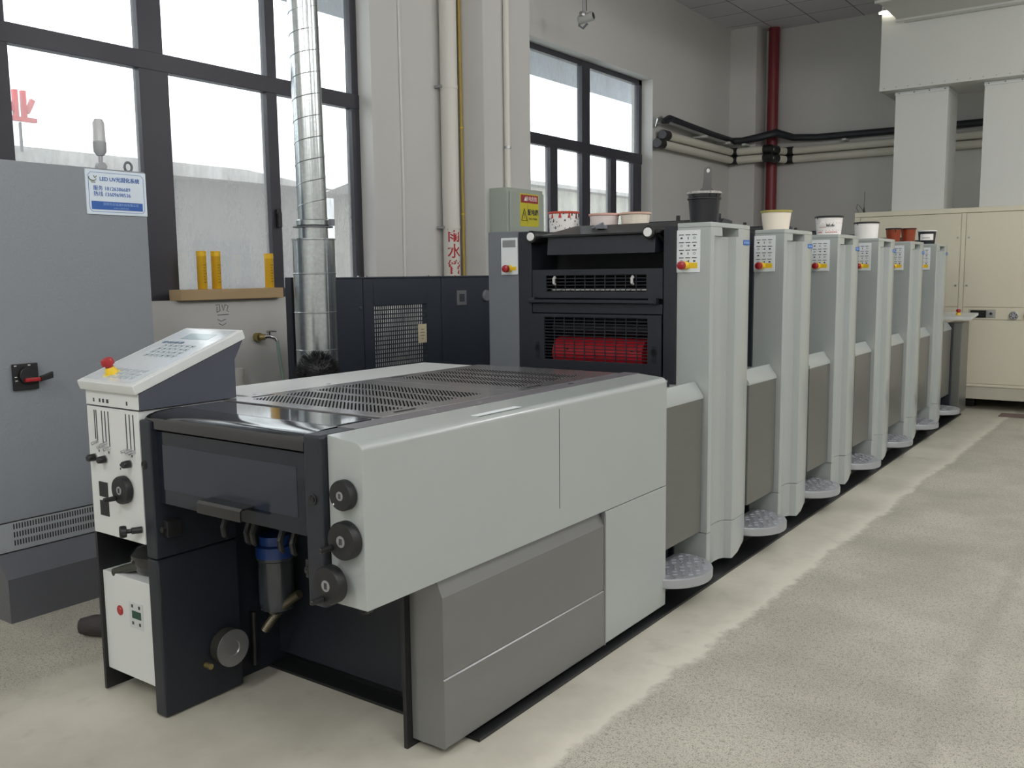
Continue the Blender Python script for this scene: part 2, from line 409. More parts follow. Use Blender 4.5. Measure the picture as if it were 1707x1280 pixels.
struct(bx('eave', mat('eave_metal', '#8f949c', 0.6), None, -7.5, -5.8, -6, 16, 4.37, 4.5))

# ------------------------------------------------------------------ printing units
def estop(parent, c, n, r=0.021, up=(0, 0, 1), name='emergency_stop', plate=True):
    """red mushroom on a yellow collar; n = outward direction"""
    c = Vector(c); n = Vector(n).normalized()
    o = MB().lathe([(r * .62, 0.022), (r * .66, .034), (r, .036), (r * 1.04, .046), (r * .9, .058), (r * .5, .062), (0, .063)], c, n, 24).build(name, RED, parent)
    MB().lathe([(r * 1.0, 0.0), (r * .95, .012), (r * .7, .026)], c, n, 24).build('collar', YEL, o)
    return o

def grille(name, m, parent, x0, x1, z0, z1, y, nh, nv, t=0.0023):
    b = MB()
    for i in range(nh + 1):
        z = z0 + (z1 - z0) * i / nh; b.box(x0, x1, y - .002, y + .002, z - t, z + t)
    for i in range(nv + 1):
        x = x0 + (x1 - x0) * i / nv; b.box(x - t, x + t, y - .004, y, z0, z1)
    return b.build(name, m, parent)

def frame_panel(name, m, parent, x0, x1, z0, z1, hx0, hx1, hz0, hz1, y0, y1, bev=.003):
    b = MB()
    b.box(x0, hx0, y0, y1, z0, z1, bev); b.box(hx1, x1, y0, y1, z0, z1, bev)
    b.box(hx0 - .004, hx1 + .004, y0 + .0004, y1, z0, hz0, bev); b.box(hx0 - .004, hx1 + .004, y0 + .0004, y1, hz1, z1, bev)
    return b.build(name, m, parent)

RECESS = mat('recess_grey', '#8a8f98', 0.5)
def low_cover(t, ya, yb):
    """slanted cover, steel apron and the D-shaped tread step under it"""
    MB().prism([(-1.905, .985), (-1.951, 1.052), (-1.962, 1.052), (-1.962, 1.03), (-2.10, 1.03), (-2.10, 1.052), (-2.12, 1.052), (-2.12, .97), (-1.905, .97)], 'y', ya, yb).build('low_cover', PAINT, t)
    bx('steel_apron', STEELB, t, -1.925, -1.905, ya + .002, yb - .011, .285, .969, .003)
    bx('step_recess', RECESS, t, -2.16, -2.14, ya + .002, yb, .05, .29)
    yc = (ya + yb) / 2 - .05; hw = .225
    pts = [(-2.02, yc - hw)] + [(-1.95 + .205 * math.cos(a), yc + hw * math.sin(a)) for a in [R(-90 + 180 * i / 24) for i in range(25)]] + [(-2.02, yc + hw)]
    st = MB().prism(pts, 'z', .118, .168, .009).build('step', TREAD, t, 40)
    b = MB()
    for i in range(11):
        for j in range(6):
            y = yc - .20 + i * .04; x = -1.99 + j * .042 + (i % 2) * .02
            if ((x + 1.95) / .185) ** 2 + ((y - yc) / .21) ** 2 > 1 and x > -1.95: continue
            T = Matrix.Translation((x, y, .1685)) @ Matrix.Rotation(R(40 if (i + j) % 2 else -40), 4, 'Z')
            b.box(-.011, .011, -.003, .003, -.001, .003, mtx=T)
    o = b.build('tread_marks', TREAD, st); o['kind'] = 'stuff'
    bx('step_bracket', DARK2, t, -2.16, -1.93, yc - .08, yc + .08, .09, .119)

Y0 = 4.30
def make_unit():
    t = thing('printing_unit', (-2.55, Y0 + .3, 0), '', 'printing press unit', 'six printing units of the press')
    # operator-side tower with its shallow vertical channel
    full = [(-2.06, 4.30), (-1.882, 4.30), (-1.878, 4.305), (-1.876, 4.34), (-1.872, 4.42), (-1.872, 4.70), (-1.880, 4.80), (-1.902, 4.865), (-1.945, 4.90), (-2.06, 4.90)]
    chan = [(-2.06, 4.30), (-1.882, 4.30), (-1.878, 4.305), (-1.876, 4.335), (-1.886, 4.36), (-1.912, 4.40), (-1.926, 4.45), (-1.930, 4.51), (-1.926, 4.565), (-1.912, 4.595), (-1.876, 4.612), (-1.872, 4.625), (-1.872, 4.70), (-1.880, 4.80), (-1.902, 4.865), (-1.945, 4.90), (-2.06, 4.90)]
    b = MB().prism(chan, 'z', 0.272, 1.782)
    tw = b.build('tower_cover', FILM, t, 25)
    MB().prism(full, 'z', 1.824, 1.848, .004).build('tower_cap', FILM, t, 25)
    deep = [(-2.06, 4.30), (-1.882, 4.30), (-1.878, 4.305), (-1.874, 4.40), (-1.874, 4.425), (-1.955, 4.432), (-1.955, 4.628), (-1.873, 4.635), (-1.872, 4.70), (-1.880, 4.80), (-1.902, 4.865), (-1.945, 4.90), (-2.06, 4.90)]
    MB().prism(deep, 'z', 1.782, 1.824).build('finger_pull', FILM, tw, 25)
    sk = [(4.30, .05), (4.60, .05), (4.70, .055), (4.80, .075), (4.865, .11), (4.90, .16), (4.90, .269), (4.30, .269)]
    b = MB(); ch2 = [(x - .001, y) for x, y in chan]
    b.prism(ch2, 'z', .06, .269)
    for v in b.bm.verts:
        if v.co.z < .1 and v.co.y > 4.62: v.co.z += .11 * ((v.co.y - 4.62) / .28) ** 1.6
    b.build('tower_skirt', FILM, t, 25)
    # button plate with icons and emergency stop
    pl = bx('button_panel', WHITEP, t, -2.062, -1.934, 4.294, 4.30, 1.601, 1.812, .002)
    b = MB()
    for i in range(3):
        for j in range(4):
            cx, cz = -2.035 + i * .035, 1.788 - j * .038
            b.box(cx - .013, cx + .013, 4.2932, 4.2942, cz - .002, cz + .002)
            k = (i * 3 + j * 2) % 4
            if k == 0: b.box(cx - .006, cx + .006, 4.2932, 4.2942, cz - .020, cz - .012)
            elif k == 1: b.box(cx - .007, cx + .004, 4.2932, 4.2942, cz - .018, cz - .015).box(cx + .002, cx + .007, 4.2932, 4.2942, cz - .021, cz - .011)
            elif k == 2: b.tube([(cx + .006 * math.cos(a * .9), 4.2938, cz - .016 + .005 * math.sin(a * .9)) for a in range(7)], .0011, 5, closed=True)
            else: b.box(cx - .001, cx + .003, 4.2932, 4.2942, cz - .023, cz - .010)
    b.build('button_icons', INKD, pl)
    bx('yellow_plate', YEL, pl, -2.052, -1.948, 4.2928, 4.2942, 1.622, 1.650)
    estop(pl, (-2.008, 4.293, 1.636), (-.12, -1, 0))
    # badge on the outer side
    bd = bx('badge', BLUEP, t, -1.8745, -1.8705, 4.70, 4.79, 1.742, 1.768)
    b = MB()
    for i in range(5): b.box(-1.8708, -1.8698, 4.709 + i * .015, 4.718 + i * .015, 1.749, 1.761)
    b.build('badge_mark', BLUEL, bd)
    # dark inner frames
    bx('side_frame', DARK, t, -2.13, -2.061, 4.285, 4.95, .10, 1.836, .004)
    fp = bx('drive_side_pillar', GREYP, t, -3.25, -3.035, 4.285, 4.95, .05, 1.845, .006)
    bx('drive_side_frame', DARK, t, -3.033, -2.945, 4.285, 4.95, .05, 1.84, .004)
    pp = bx('pillar_panel', WHITEP, fp, -3.152, -3.037, 4.279, 4.286, 1.60, 1.808, .002)
    bx('pillar_screen', ALU, pp, -3.14, -3.05, 4.2775, 4.2795, 1.755, 1.795)
    bx('pillar_yellow_plate', YEL, pp, -3.09, -3.045, 4.2772, 4.2792, 1.625, 1.645)
    estop(pp, (-3.092, 4.278, 1.634), (.1, -1, 0))
    # dark interior block
    b = MB(); b.box(-2.945, -2.13, 4.62, 5.32, .05, 1.62); b.box(-2.945, -2.13, 4.50, 4.63, .05, 1.05); b.box(-2.945, -2.13, 4.55, 4.62, 1.60, 1.80)
    b.build('inner_block', DARK2, t)
    # upper guard with slotted window, hooks and rail
    ug = frame_panel('upper_guard', DARK, t, -2.943, -2.135, 1.468, 1.625, -2.851, -2.227, 1.503, 1.594, 4.287, 4.3)
    grille('guard_grille', DARK, ug, -2.851, -2.227, 1.503, 1.594, 4.295, 5, 10)
    bx('ledge', DARK, t, -2.943, -2.135, 4.3, 4.56, 1.612, 1.622)
    for x in (-2.79, -2.305):
        MB().tube([(x, 4.287, 1.545), (x, 4.275, 1.55), (x, 4.273, 1.575), (x, 4.283, 1.583), (x, 4.287, 1.578)], .008, 8).build('hook', mat('bright_hook', '#dadad8', .25, metal=.3), ug)
    cy('chrome_bar', CHROME, t, (-2.86, 4.33, 1.512), (-2.22, 4.33, 1.512), .011)
    r = bx('front_rail', DARK, t, -2.945, -2.165, 4.25, 4.27, 1.444, 1.462, .003)
    for x in (-2.93, -2.18): bx('rail_bracket', DARK, r, x - .022, x + .022, 4.255, 4.3, 1.440, 1.475, .004)
    bx('middle_panel', DARK, t, -2.943, -2.135, 4.287, 4.3, 1.387, 1.440, .004)
    lg = frame_panel('lower_guard', DARK, t, -2.95, -2.138, 1.02, 1.383, -2.861, -2.217, 1.127, 1.365, 4.28, 4.3)
    grille('guard_grille', DARK, lg, -2.861, -2.217, 1.127, 1.365, 4.291, 14, 10)
    for x in (-2.905, -2.178):
        MB().cyl((x, 4.2785, 1.19), (x, 4.2802, 1.19), .02).box(x - .012, x + .012, 4.2785, 4.2802, 1.135, 1.225).build('hand_slot', DARK2, lg)
    rr = MB().lathe([(.03, 0), (.03, .03), (.085, .035), (.085, .595), (.03, .60), (.03, .63)], (-2.855, 4.385, 1.165), (1, 0, 0), 40).build('impression_cylinder', REDR, t)
    for x in (-2.72, -2.32): MB().lathe([(.006, 0), (.006, .004)], (x, 4.303, 1.19), (0, -1, .3), 10).build('screw', BLACK, rr)
    MB().cyl((-2.87, 4.42, 1.30), (-2.21, 4.42, 1.30), .04).build('transfer_roller', DARK2, t)
    # ink fountain cover on top
    MB().prism([(4.275, 1.705), (4.285, 1.80), (4.42, 1.80), (4.42, 1.705)], 'x', -2.835, -2.175, .004).build('fountain_cover', DARK, t)
    MB().prism([(4.262, 1.803), (4.262, 1.812), (4.62, 1.876), (4.62, 1.866)], 'x', -2.86, -2.14).build('fountain_plate', BLACK, t)
    for x in (-2.921, -2.198):
        k = cy('bearing', BLACK, t, (x, 4.245, 1.807), (x, 4.40, 1.807), .034, bev=.003)
        cy('end_cap', WHITE, k, (x, 4.236, 1.807), (x, 4.246, 1.807), .023, bev=.002)
    b = MB().tube([(-2.17, 4.30, 1.80), (-2.155, 4.33, 1.77), (-2.14, 4.42, 1.73)], .010, 8).tube([(-2.19, 4.34, 1.80), (-2.13, 4.34, 1.805)], .012, 8)
    b.build('linkage', BLACK, t)
    MB().box(-2.60, -2.545, 4.40, 4.44, 1.842, 1.865, .004).tube([(-2.63, 4.42, 1.848), (-2.56, 4.42, 1.872)], .008, 8).build('plate_clamp', GREYP, t)
    bx('top_cover', BLACK, t, -2.95, -2.062, 4.62, 5.06, 1.80, 1.850, .004)
    g = MB().prism([(5.06, 1.60), (5.06, 1.88), (5.10, 1.91), (5.22, 1.90), (5.22, 1.60)], 'x', -2.82, -2.15).build('ink_unit_guard', DARK, t)
    for x in (-2.45, -2.19): cy('guard_knob', BLACK, g, (x, 5.12, 1.90), (x, 5.12, 1.94), .012, bev=.002)
    low_cover(t, 4.905, 5.345)
    return t

unit = make_unit()
UL = ['printing unit nearest the delivery table, its tower carrying the black ink tin',
      'second printing unit along the press, with a plain cream ink bucket on its tower',
      'third printing unit along the press, its tower carrying a white tin with red lettering',
      'fourth printing unit along the press, its tower carrying a plain white tin',
      'fifth printing unit along the press, its tower carrying two orange-brown ink pots',
      'sixth and farthest printing unit, its tower carrying a black pot with white label']
PITCH = 1.051
for i in range(6):
    o = unit if i == 0 else copy_tree(unit)
    o.location.y = Y0 + .3 + PITCH * i
    o['label'] = UL[i]

# ------------------------------------------------------------------ feeder end
t = thing('press_feeder', (-2.5, 10.6, 0), 'grey feeder at the far end of the press with a small pale control desk', 'press feeder')
bx('body', GREYP, t, -3.2, -1.98, 10.62, 11.1, .05, 1.02, .01)
bx('side_cover', STEELB, t, -1.975, -1.82, 10.69, 11.1, .06, 1.04, .008)
bx('dark_edge', DARK, t, -1.985, -1.90, 10.615, 10.685, .06, 1.04, .004)
d = MB().prism([(10.62, 1.075), (10.62, 1.105), (11.02, 1.135), (11.02, 1.105)], 'x', -2.2, -1.72, .006).build('control_desk', PANELW, t)
estop(d, (-1.88, 10.80, 1.118), (0, -.1, 1), .024)
bx('feed_hopper', DARK, t, -3.0, -2.1, 10.65, 11.05, 1.02, 1.45, .02)

# ------------------------------------------------------------------ base rail under the press
o = MB().box(-3.2, -1.857, 2.36, 11.1, 0.0, .012, .002).box(-3.18, -1.99, 2.45, 11.1, .012, .045).build('press_base_rail', BLACK, None)
tag(o, 'thin black steel base plate running along the floor under the whole press', 'base plate')

# ------------------------------------------------------------------ delivery unit
PERF = bpy.data.materials.new('perforated_metal'); PERF.use_nodes = True
def _perf(m):
    nt = m.node_tree; b = nt.nodes['Principled BSDF']; N = nt.nodes.new; L = nt.links.new
    g = N('ShaderNodeTexCoord'); sp = N('ShaderNodeSeparateXYZ'); L(g.outputs['Object'], sp.inputs[0])
    def mm(op, a, c):
        n = N('ShaderNodeMath'); n.operation = op
        for i, v in enumerate((a, c)):
            if isinstance(v, (int, float)): n.inputs[i].default_value = v
            elif v is not None: L(v, n.inputs[i])
        return n.outputs[0]
    k = 2 * math.pi / 0.019
    s1 = mm('SINE', mm('MULTIPLY', sp.outputs[0], k), None); s2 = mm('SINE', mm('MULTIPLY', sp.outputs[1], k), None)
    f = mm('GREATER_THAN', mm('MULTIPLY', s1, s2), -0.12)
    mx = N('ShaderNodeMix'); mx.data_type = 'RGBA'; mx.inputs[6].default_value = lin('#a9a8a8'); mx.inputs[7].default_value = lin('#08080a')
    L(f, mx.inputs[0]); L(mx.outputs[2], b.inputs['Base Color']); L(mm('ADD', 0.3, mm('MULTIPLY', f, 0.6)), b.inputs['Roughness']); L(mm('MULTIPLY', mm('SUBTRACT', 1.0, f), 0.5), b.inputs['Specular IOR Level'])
    L(mm('MULTIPLY', mm('SUBTRACT', 1.0, f), 0.6), b.inputs['Metallic'])
_perf(PERF)
DECK = mat('deck_grey_metal', '#a09fa1', 0.22, metal=0.7, mottle=0.03, mscale=30)
DECKS = mat('deck_strip_speckled', '#6a686c', 0.42, mottle=0.12, mscale=220)
DOORG = mat('tinted_door_glass', '#1d222b', 0.09)
DECKG = mat('dark_deck_glass', '#30343a', 0.04, coat=0.8)

D = thing('delivery_unit', (-2.6, 3.0, 0), 'delivery end of the printing press, white side cover, dark glass door and perforated top', 'delivery unit')
MB().prism([(-2.03, .615), (-1.885, .615), (-1.885, 1.095), (-1.888, 1.106), (-1.896, 1.115), (-1.91, 1.121), (-2.03, 1.132)], 'y', 1.868, 3.84, .004).build('upper_side_cover', PAINT, D)
MB().box(-1.8855, -1.8845, 2.9185, 2.9215, .70, 1.09).build('seam', SEAM, D)
bx('cover_label', WHITEP, D, -1.975, -1.905, 2.44, 2.70, 1.1225, 1.1235)
bx('lower_side_cover', PAINT, D, -2.03, -1.884, 3.275, 3.84, .035, .611, .004)
MB().prism([(-2.03, .03), (-1.889, .03), (-1.885, .034), (-1.885, .268), (-1.889, .272), (-1.886, .278), (-1.886, .552), (-1.913, .613), (-2.03, .613)], 'y', 2.212, 3.272).build('grey_apron', STEEL, D, 20)
bx('end_plate', BLACK, D, -2.047, -2.031, 2.185, 2.30, .0, .61)
bx('apron_lip', STEEL, D, -1.90, -1.884, 3.262, 3.274, .03, .60)
low_cover(D, 3.85, 4.29)
bx('inner_body', DARK, D, -3.0, -2.05, 2.42, 4.20, .05, 1.05)
b = MB(); b.box(-2.9, -2.12, 2.05, 2.41, .86, 1.05); b.box(-2.88, -2.13, 2.12, 2.40, .72, .86)
b.build('gripper_carriage', DARK2, D)
# left frame plate, outer plate
bx('inner_side_plate', DARK, D, -2.966, -2.955, 2.20, 4.20, .005, 1.06)
bx('frame_post', DARK, D, -2.966, -2.902, 1.842, 2.19, .60, 1.105, .008)
bx('frame_plate', DARK, D, -2.968, -2.902, 1.842, 2.19, .004, .598, .010)
bx('outer_plate', BLACK, D, -3.318, -3.304, 1.85, 2.25, .01, .64)
bx('back_plate', BLACK, D, -3.304, -2.97, 2.32, 2.34, .05, 1.1)
bx('left_side_cover', PANELW, D, -3.335, -2.968, 2.36, 3.80, .30, 1.128, .006)
# control panel of the pneumatic sliders
cp = bx('control_panel', PANELW, D, -3.304, -2.968, 1.842, 2.31, .645, 1.132, .004)
b = MB()
SLX = [(-3.252, .008), (-3.240, .0), (-3.203, -.012), (-3.182, 0), (-3.160, -.016), (-3.046, -.012), (-3.023, -.012), (-3.0, -.014)]
for x, dz in SLX: b.box(x - .0022, x + .0022, 1.8405, 1.8425, 1.0 + dz, 1.118)
b.build('slider_slots', INKD, cp)
for x, dz in SLX:
    if x == -3.252: continue
    MB().cyl((x, 1.842, 1.0 + dz), (x - .003, 1.818, .993 + dz), .0058).build('slider_lever', CHROME, cp)
for x, z in ((-3.265, .937), (-3.195, .937), (-3.035, .937)):
    k = MB().lathe([(.0155, 0), (.0155, .004)], (x, 1.842, z), (0, -1, 0)).build('dial_plate', ALU, cp)
    MB().lathe([(.013, .004), (.0145, .012), (.0125, .030), (.011, .032), (0, .032)], (x, 1.842, z), (0, -1, 0), 20).build('regulator_knob', BLACK, k)
for z0 in (.790, .718): bx('blank_plate', BLACK, cp, -3.250, -3.192, 1.840, 1.843, z0, z0 + .057)
b = MB()
for x, z in ((-3.10, .925), (-3.10, .912), (-3.235, .965), (-3.17, .965), (-3.02, .967)): b.box(x - .003, x + .003, 1.8412, 1.8425, z - .005, z + .004)
b.build('panel_marks', INKD, cp)
b = MB()
k = MB().lathe([(.012, 0), (.012, .035), (.008, .037), (.008, .05), (.020, .052), (.022, .060), (.022, .072), (.019, .076), (0, .077)], (-2.985, 1.842, .70), (-.55, -1, 0), 24).build('clamp_knob', BLACK, cp)
def dial(c, r, th, crank=None, name='handwheel', ax=(0, -1, 0)):
    w = MB().lathe([(r * .9, 0), (r, .004), (r, th - .006), (r * .94, th), (0, th)], c, ax, 40).build(name, BLACK, D)
    n = Vector(ax)
    MB().lathe([(r * .30, th), (r * .30, th + .0015), (0, th + .0015)], c, ax, 24).build('centre_cap', ALU, w)
    p = Vector(c) + n * (th + .0017)
    MB().box(p.x - r * .10, p.x + r * .10, p.y - .0006, p.y + .0006, p.z - r * .16, p.z + r * .16).build('cap_mark', INKD, w)
    if crank:
        q = Vector(c) + Vector((crank[0] * r, -th, crank[1] * r))
        MB().cyl(q, q + Vector((-.006, -.042, 0)), .0095, .0085, bev=.002).build('crank_handle', BLACK, w)
    return w
dial((-3.072, 1.842, .838), .052, .028, (-.55, -.62))
dial((-1.952, 1.868, .962), .046, .030)
dial((-1.950, 1.868, .826), .058, .034, (-.70, -.42))
dial((-1.990, 1.842, .692), .058, .036, (-.25, -.75))
MB().lathe([(.003, 0), (.003, .001), (0, .001)], (-1.978, 1.8375, .935), (0, -1, 0), 10).build('white_dot', WHITE, D)
# sloped console
co = MB().prism([(1.842, 1.136), (1.842, 1.196), (2.30, 1.358), (2.258, 1.284), (2.258, 1.136)], 'x', -3.30, -2.955, .003).build('console', NAVY, D)
bx('console_front', PANELW, co, -3.298, -2.958, 1.8395, 1.842, 1.138, 1.194)
b = MB()
for x, w in ((-3.245, .004), (-3.205, .005), (-3.182, .006), (-3.155, .007), (-3.03, .004)): b.box(x - w, x + w, 1.8385, 1.8397, 1.150, 1.164)
b.build('console_icons', INKD, co)
sl = math.atan2(1.358 - 1.196, 2.30 - 1.842)
def on_lid(u, v, h): # u across, v up the slope, h off the lid
    return Vector((u, 1.825 + v * math.cos(sl) - h * math.sin(sl), 1.192 + v * math.sin(sl) + h * math.cos(sl)))
T = Matrix.Translation((0, 1.825, 1.192)) @ Matrix.Rotation(sl, 4, 'X')
LW = .515
lid = MB().box(-3.312, -2.948, 0, LW, 0.0, .038, .006, 2, T).build('console_lid', PANELW, co)
bx2 = lambda name, m, p, a, mt=T: MB().box(*a, mtx=mt).build(name, m, p)
bx2('membrane', mat('membrane_film', '#d3dadd', 0.16, coat=0.6, bump=0.12, bscale=30), lid, (-3.295, -2.965, .02, LW - .018, .038, .0392))
bx2('screen', mat('lcd_screen', '#9fb0b4', 0.12), lid, (-3.20, -3.03, .40, .455, .0392, .040))
b = MB(); b2 = MB()
for j in range(4):
    for i in range(6): b.box(-3.215 + i * .034, -3.192 + i * .034, .235 + j * .030, .254 + j * .030, .0392, .0405, mtx=T)
for j in range(3):
    for i in range(5): b.box(-3.17 + i * .034, -3.147 + i * .034, .045 + j * .028, .062 + j * .028, .0392, .0405, mtx=T)
for j in range(2):
    for i in range(4): b2.box(-3.26 + i * .034, -3.237 + i * .034, .355 - j * .0, .372, .0392, .0405, mtx=T)
b.build('keypad', mat('key_grey', '#a9b4b8', 0.3), lid); b2.build('blue_keys', mat('key_blue', '#8fa9c4', 0.3), lid)
b = MB()
for j in range(4):
    for i in range(6): b.box(-3.210 + i * .034, -3.200 + i * .034, .242 + j * .030, .247 + j * .030, .0405, .0408, mtx=T)
b.build('key_marks', INKD, lid)
c0 = T @ Vector((-3.185, .075, .039)); n0 = (T.to_3x3() @ Vector((0, 0, 1)))
MB().lathe([(.032, 0), (.032, .0012), (0, .0012)], c0, n0, 28).build('estop_ring', mat('pale_yellow_print', '#e8dc7a', .4), lid)
estop(lid, c0, n0, .023)
# chiller under the panel, with a smoked bowl on top
ch = bx('chiller_box', PANELW, D, -3.302, -2.972, 1.862, 2.30, .095, .488, .003)
kp = bx('chiller_keypad', mat('pale_grey_keypad', '#c4c9c8', .4), ch, -3.132, -3.043, 1.860, 1.863, .297, .398)
bx('chiller_display', GREENLCD, kp, -3.112, -3.055, 1.8585, 1.8605, .337, .366)
b = MB()
for x, z in ((-3.11, .383), (-3.065, .383), (-3.11, .317), (-3.065, .317)): b.box(x - .006, x + .006, 1.8592, 1.8605, z - .006, z + .006)
b.build('key_marks', INKD, kp)
MB().lathe([(.019, 0), (.019, .003), (.013, .0032), (.011, .006), (0, .006)], (-3.195, 1.862, .348), (0, -1, 0), 24).build('power_button', RED, ch)
bw = MB().lathe([(.125, 0), (.140, .02), (.148, .062), (.152, .064), (.152, .076), (.12, .098), (.05, .108), (0, .109)], (-3.105, 2.03, .489), (0, 0, 1), 40).build('smoked_bowl', BLACKG, ch)
MB().tube([(-3.235, 1.868, .487), (-3.20, 1.89, .500), (-3.13, 1.90, .522), (-3.03, 1.92, .545), (-2.985, 1.94, .555)], [.016, .017, .017, .015, .013], 10).build('bowl_handle', mat('olive_black_plastic', '#33362f', .3), bw)
# right post, front bar, door
MB().box(-2.112, -2.032, 1.843, 2.30, .60, 1.132, .012, 3).build('right_post', DARK, D)
MB().prism([(1.853, 1.075), (1.853, 1.100), (1.855, 1.108), (1.862, 1.116), (1.875, 1.1225), (1.90, 1.128), (1.94, 1.1315), (2.0, 1.133), (2.0, 1.075)], 'x', -2.948, -2.118).build('front_bar', BLACKG, D, 50)
dr = bx('glass_door', DOORG, D, -2.935, -2.120, 1.868, 1.878, .805, 1.066, .002)
bx('door_inner_sheet', mat('door_slate_sheet', '#2c323c', .10), dr, -2.87, -2.17, 1.8668, 1.8684, .858, 1.02)
b = MB().prism([(1.868, .862), (1.868, .868), (1.815, .868), (1.806, .860), (1.806, .826), (1.812, .826), (1.812, .857), (1.818, .862)], 'x', -2.60, -2.375, .001)
b.build('door_handle', BLACKG, dr)
for x in (-2.63, -2.505, -2.475, -2.335, -2.275):
    MB().tube([(x, 1.95, .83), (x, 1.945, .78), (x + .004, 1.925, .745), (x + .002, 1.93, .715), (x - .012, 1.95, .70)], [.012, .012, .011, .010, .007], 8).build('gripper_hook', BLACK, D)
bx('gripper_bar', BLACK, D, -2.9, -2.12, 1.94, 1.965, .80, .83, .003)
for x, z in ((-2.945, .943), (-2.072, .935)):
    MB().lathe([(.017, 0), (.017, .003), (.014, .004), (.012, .001), (.007, .001), (.007, .004), (0, .002)], (x, 1.8425, z), (0, -1, 0), 20).build('frame_bolt', BLACK, D)
for x, y, z in ((-2.89, 1.90, .71), (-2.13, 1.90, .70)):
    k = MB().box(x - .02, x + .02, y - .03, y + .03, z - .03, z + .03, .004).build('pivot_block', BLACK, D)
    MB().lathe([(.012, 0), (.012, .012), (.006, .013), (0, .008)], (x, y - .03, z), (0, -1, 0), 18).build('pivot_bolt', BLACK, k)
MB().lathe([(.014, 0), (.014, .03), (.007, .03), (0, .02)], (-1.93, 1.93, .60), (0, -1, 0), 18).build('corner_bolt', BLACK, D)
# top deck
tf = bx('top_frame', DECK, D, -2.964, -2.030, 2.0, 3.85, 1.07, 1.128, .003)
bx('side_strip', DECKS, tf, -2.112, -2.032, 1.99, 3.845, 1.128, 1.1335, .001)
for y in (2.40, 2.66, 3.3): MB().lathe([(.013, 0), (.013, .002), (0, .002)], (-2.07, y, 1.1335), (0, 0, 1), 16).build('slotted_screw', CHROME, tf)
for y in (2.40, 2.80): MB().lathe([(.011, 0), (.011, .002), (0, .002)], (-3.02, y, 1.128), (0, 0, 1), 16).build('slotted_screw', CHROME, D)
bx('deck_glass', DECKG, tf, -2.935, -2.135, 1.99, 2.165, 1.128, 1.1335, .001)
for y0, y1, st in ((2.20, 2.985, ((2.272, 2.392), (2.432, 2.54), (2.59, 2.70), (2.735, 2.851))), (2.99, 3.80, ((3.110, 3.187), (3.225, 3.320), (3.372, 3.450), (3.500, 3.590)))):
    pc = bx('perforated_cover', DECK, D, -2.955, -2.118, y0, y1, 1.1285, 1.1345, .0015)
    for a, c in st: MB().box(-2.872, -2.205, a, c, 1.1340, 1.1352).build('perforated_strip', PERF, pc)
    for x in (-2.915, -2.16):
        yc = y0 + .155; MB().cyl((x, yc - .045, 1.1335), (x, yc - .045, 1.1352), .009).cyl((x, yc + .045, 1.1335), (x, yc + .045, 1.1352), .009).box(x - .009, x + .009, yc - .045, yc + .045, 1.1335, 1.1352).build('grip_slot', DARK2, pc)
# round vent dial on the inside of the frame plate, filter bowl and hoses
vd = MB().lathe([(.064, 0), (.070, .008), (.070, .052)], (-2.902, 2.105, .195), (1, 0, 0), 40).build('vent_dial', mat('knurled_black', '#2b2b27', .6, mottle=.4, mscale=160), D)
MB().lathe([(.071, .052), (.071, .058), (.030, .058), (.028, .053), (0, .053)], (-2.902, 2.105, .195), (1, 0, 0), 40).build('dial_face', ALU, vd)
cy('hose_nipple', BRASS, D, (-2.902, 2.02, .145), (-2.87, 2.02, .145), .011)
fb = MB().lathe([(.030, -.03), (.066, 0), (.070, .03), (.070, .20), (.075, .205), (.075, .215)], (-2.86, 2.335, .285), (0, 0, 1), 32).build('filter_bowl', mat('smoked_filter_glass', '#3b4045', .12, coat=.5), D)
MB().lathe([(.076, .215), (.076, .26), (.06, .265), (.06, .30), (0, .30)], (-2.86, 2.335, .285), (0, 0, 1), 32).build('blue_collar', mat('blue_ribbed_collar', '#1f4286', .4), fb)
pts = []; rad = []
for i in range(60):
    f = i / 59; pts.append((-2.90 + .17 * f, 2.30 + .04 * f, .19 + .17 * f + .02 * math.sin(f * 3))); rad.append(.018 if i % 2 else .014)
MB().tube(pts, rad, 12).build('corrugated_hose', mat('bronze_hose', '#5f5a48', .35, metal=.5), D)
MB().tube([(-2.93, 2.27, .27), (-2.932, 2.27, .1), (-2.93, 2.265, .05)], .013, 10).build('drain_tube', BLACK, D)

# ------------------------------------------------------------------ grey cabinet on the left
C = thing('control_cabinet', (-4.8, 2.43, 0), 'tall hammered grey electrical cabinet under the window, with a blue and white sign', 'cabinet')
XC = -4.45
bx('body', HAMMER, C, -5.15, XC, 1.96, 2.885, .455, 2.158, .006)
vp = bx('vent_panel', mat('vent_panel_grey', '#9aa0a3', .35, coat=.2), C, -5.14, XC - .004, 1.97, 2.88, .31, .45, .003)
b = MB()
for j in range(3):
    for i in range(58):
        y = 2.08 + i * .0132
        b.box(XC - .0045, XC - .0032, y, y + .0062, .336 + j * .040, .362 + j * .040)
o = b.build('vent_slots', SEAM, vp); o['kind'] = 'stuff'
MB().prism([(-5.15, 0), (-4.34, 0), (-4.34, .212), (-4.447, .306), (-5.15, .306)], 'y', 1.985, 2.90, .002).build('plinth', PLINTH, C)
sw = bx('isolator_switch', BLACK, C, XC, XC + .018, 2.124, 2.243, 1.080, 1.206, .004)
MB().cyl((XC + .018, 2.19, 1.15), (XC + .034, 2.19, 1.15), .042, bev=.003).build('rotor', BLACK, sw)
b = MB().box(XC + .034, XC + .052, 2.165, 2.24, 1.120, 1.138, .003); b.build('red_grip', RED, sw)
MB().prism([(2.235, 1.118), (2.295, 1.130), (2.295, 1.160), (2.235, 1.142)], 'x', XC + .036, XC + .058, .003).build('switch_lever', BLACK, sw)
b = MB()
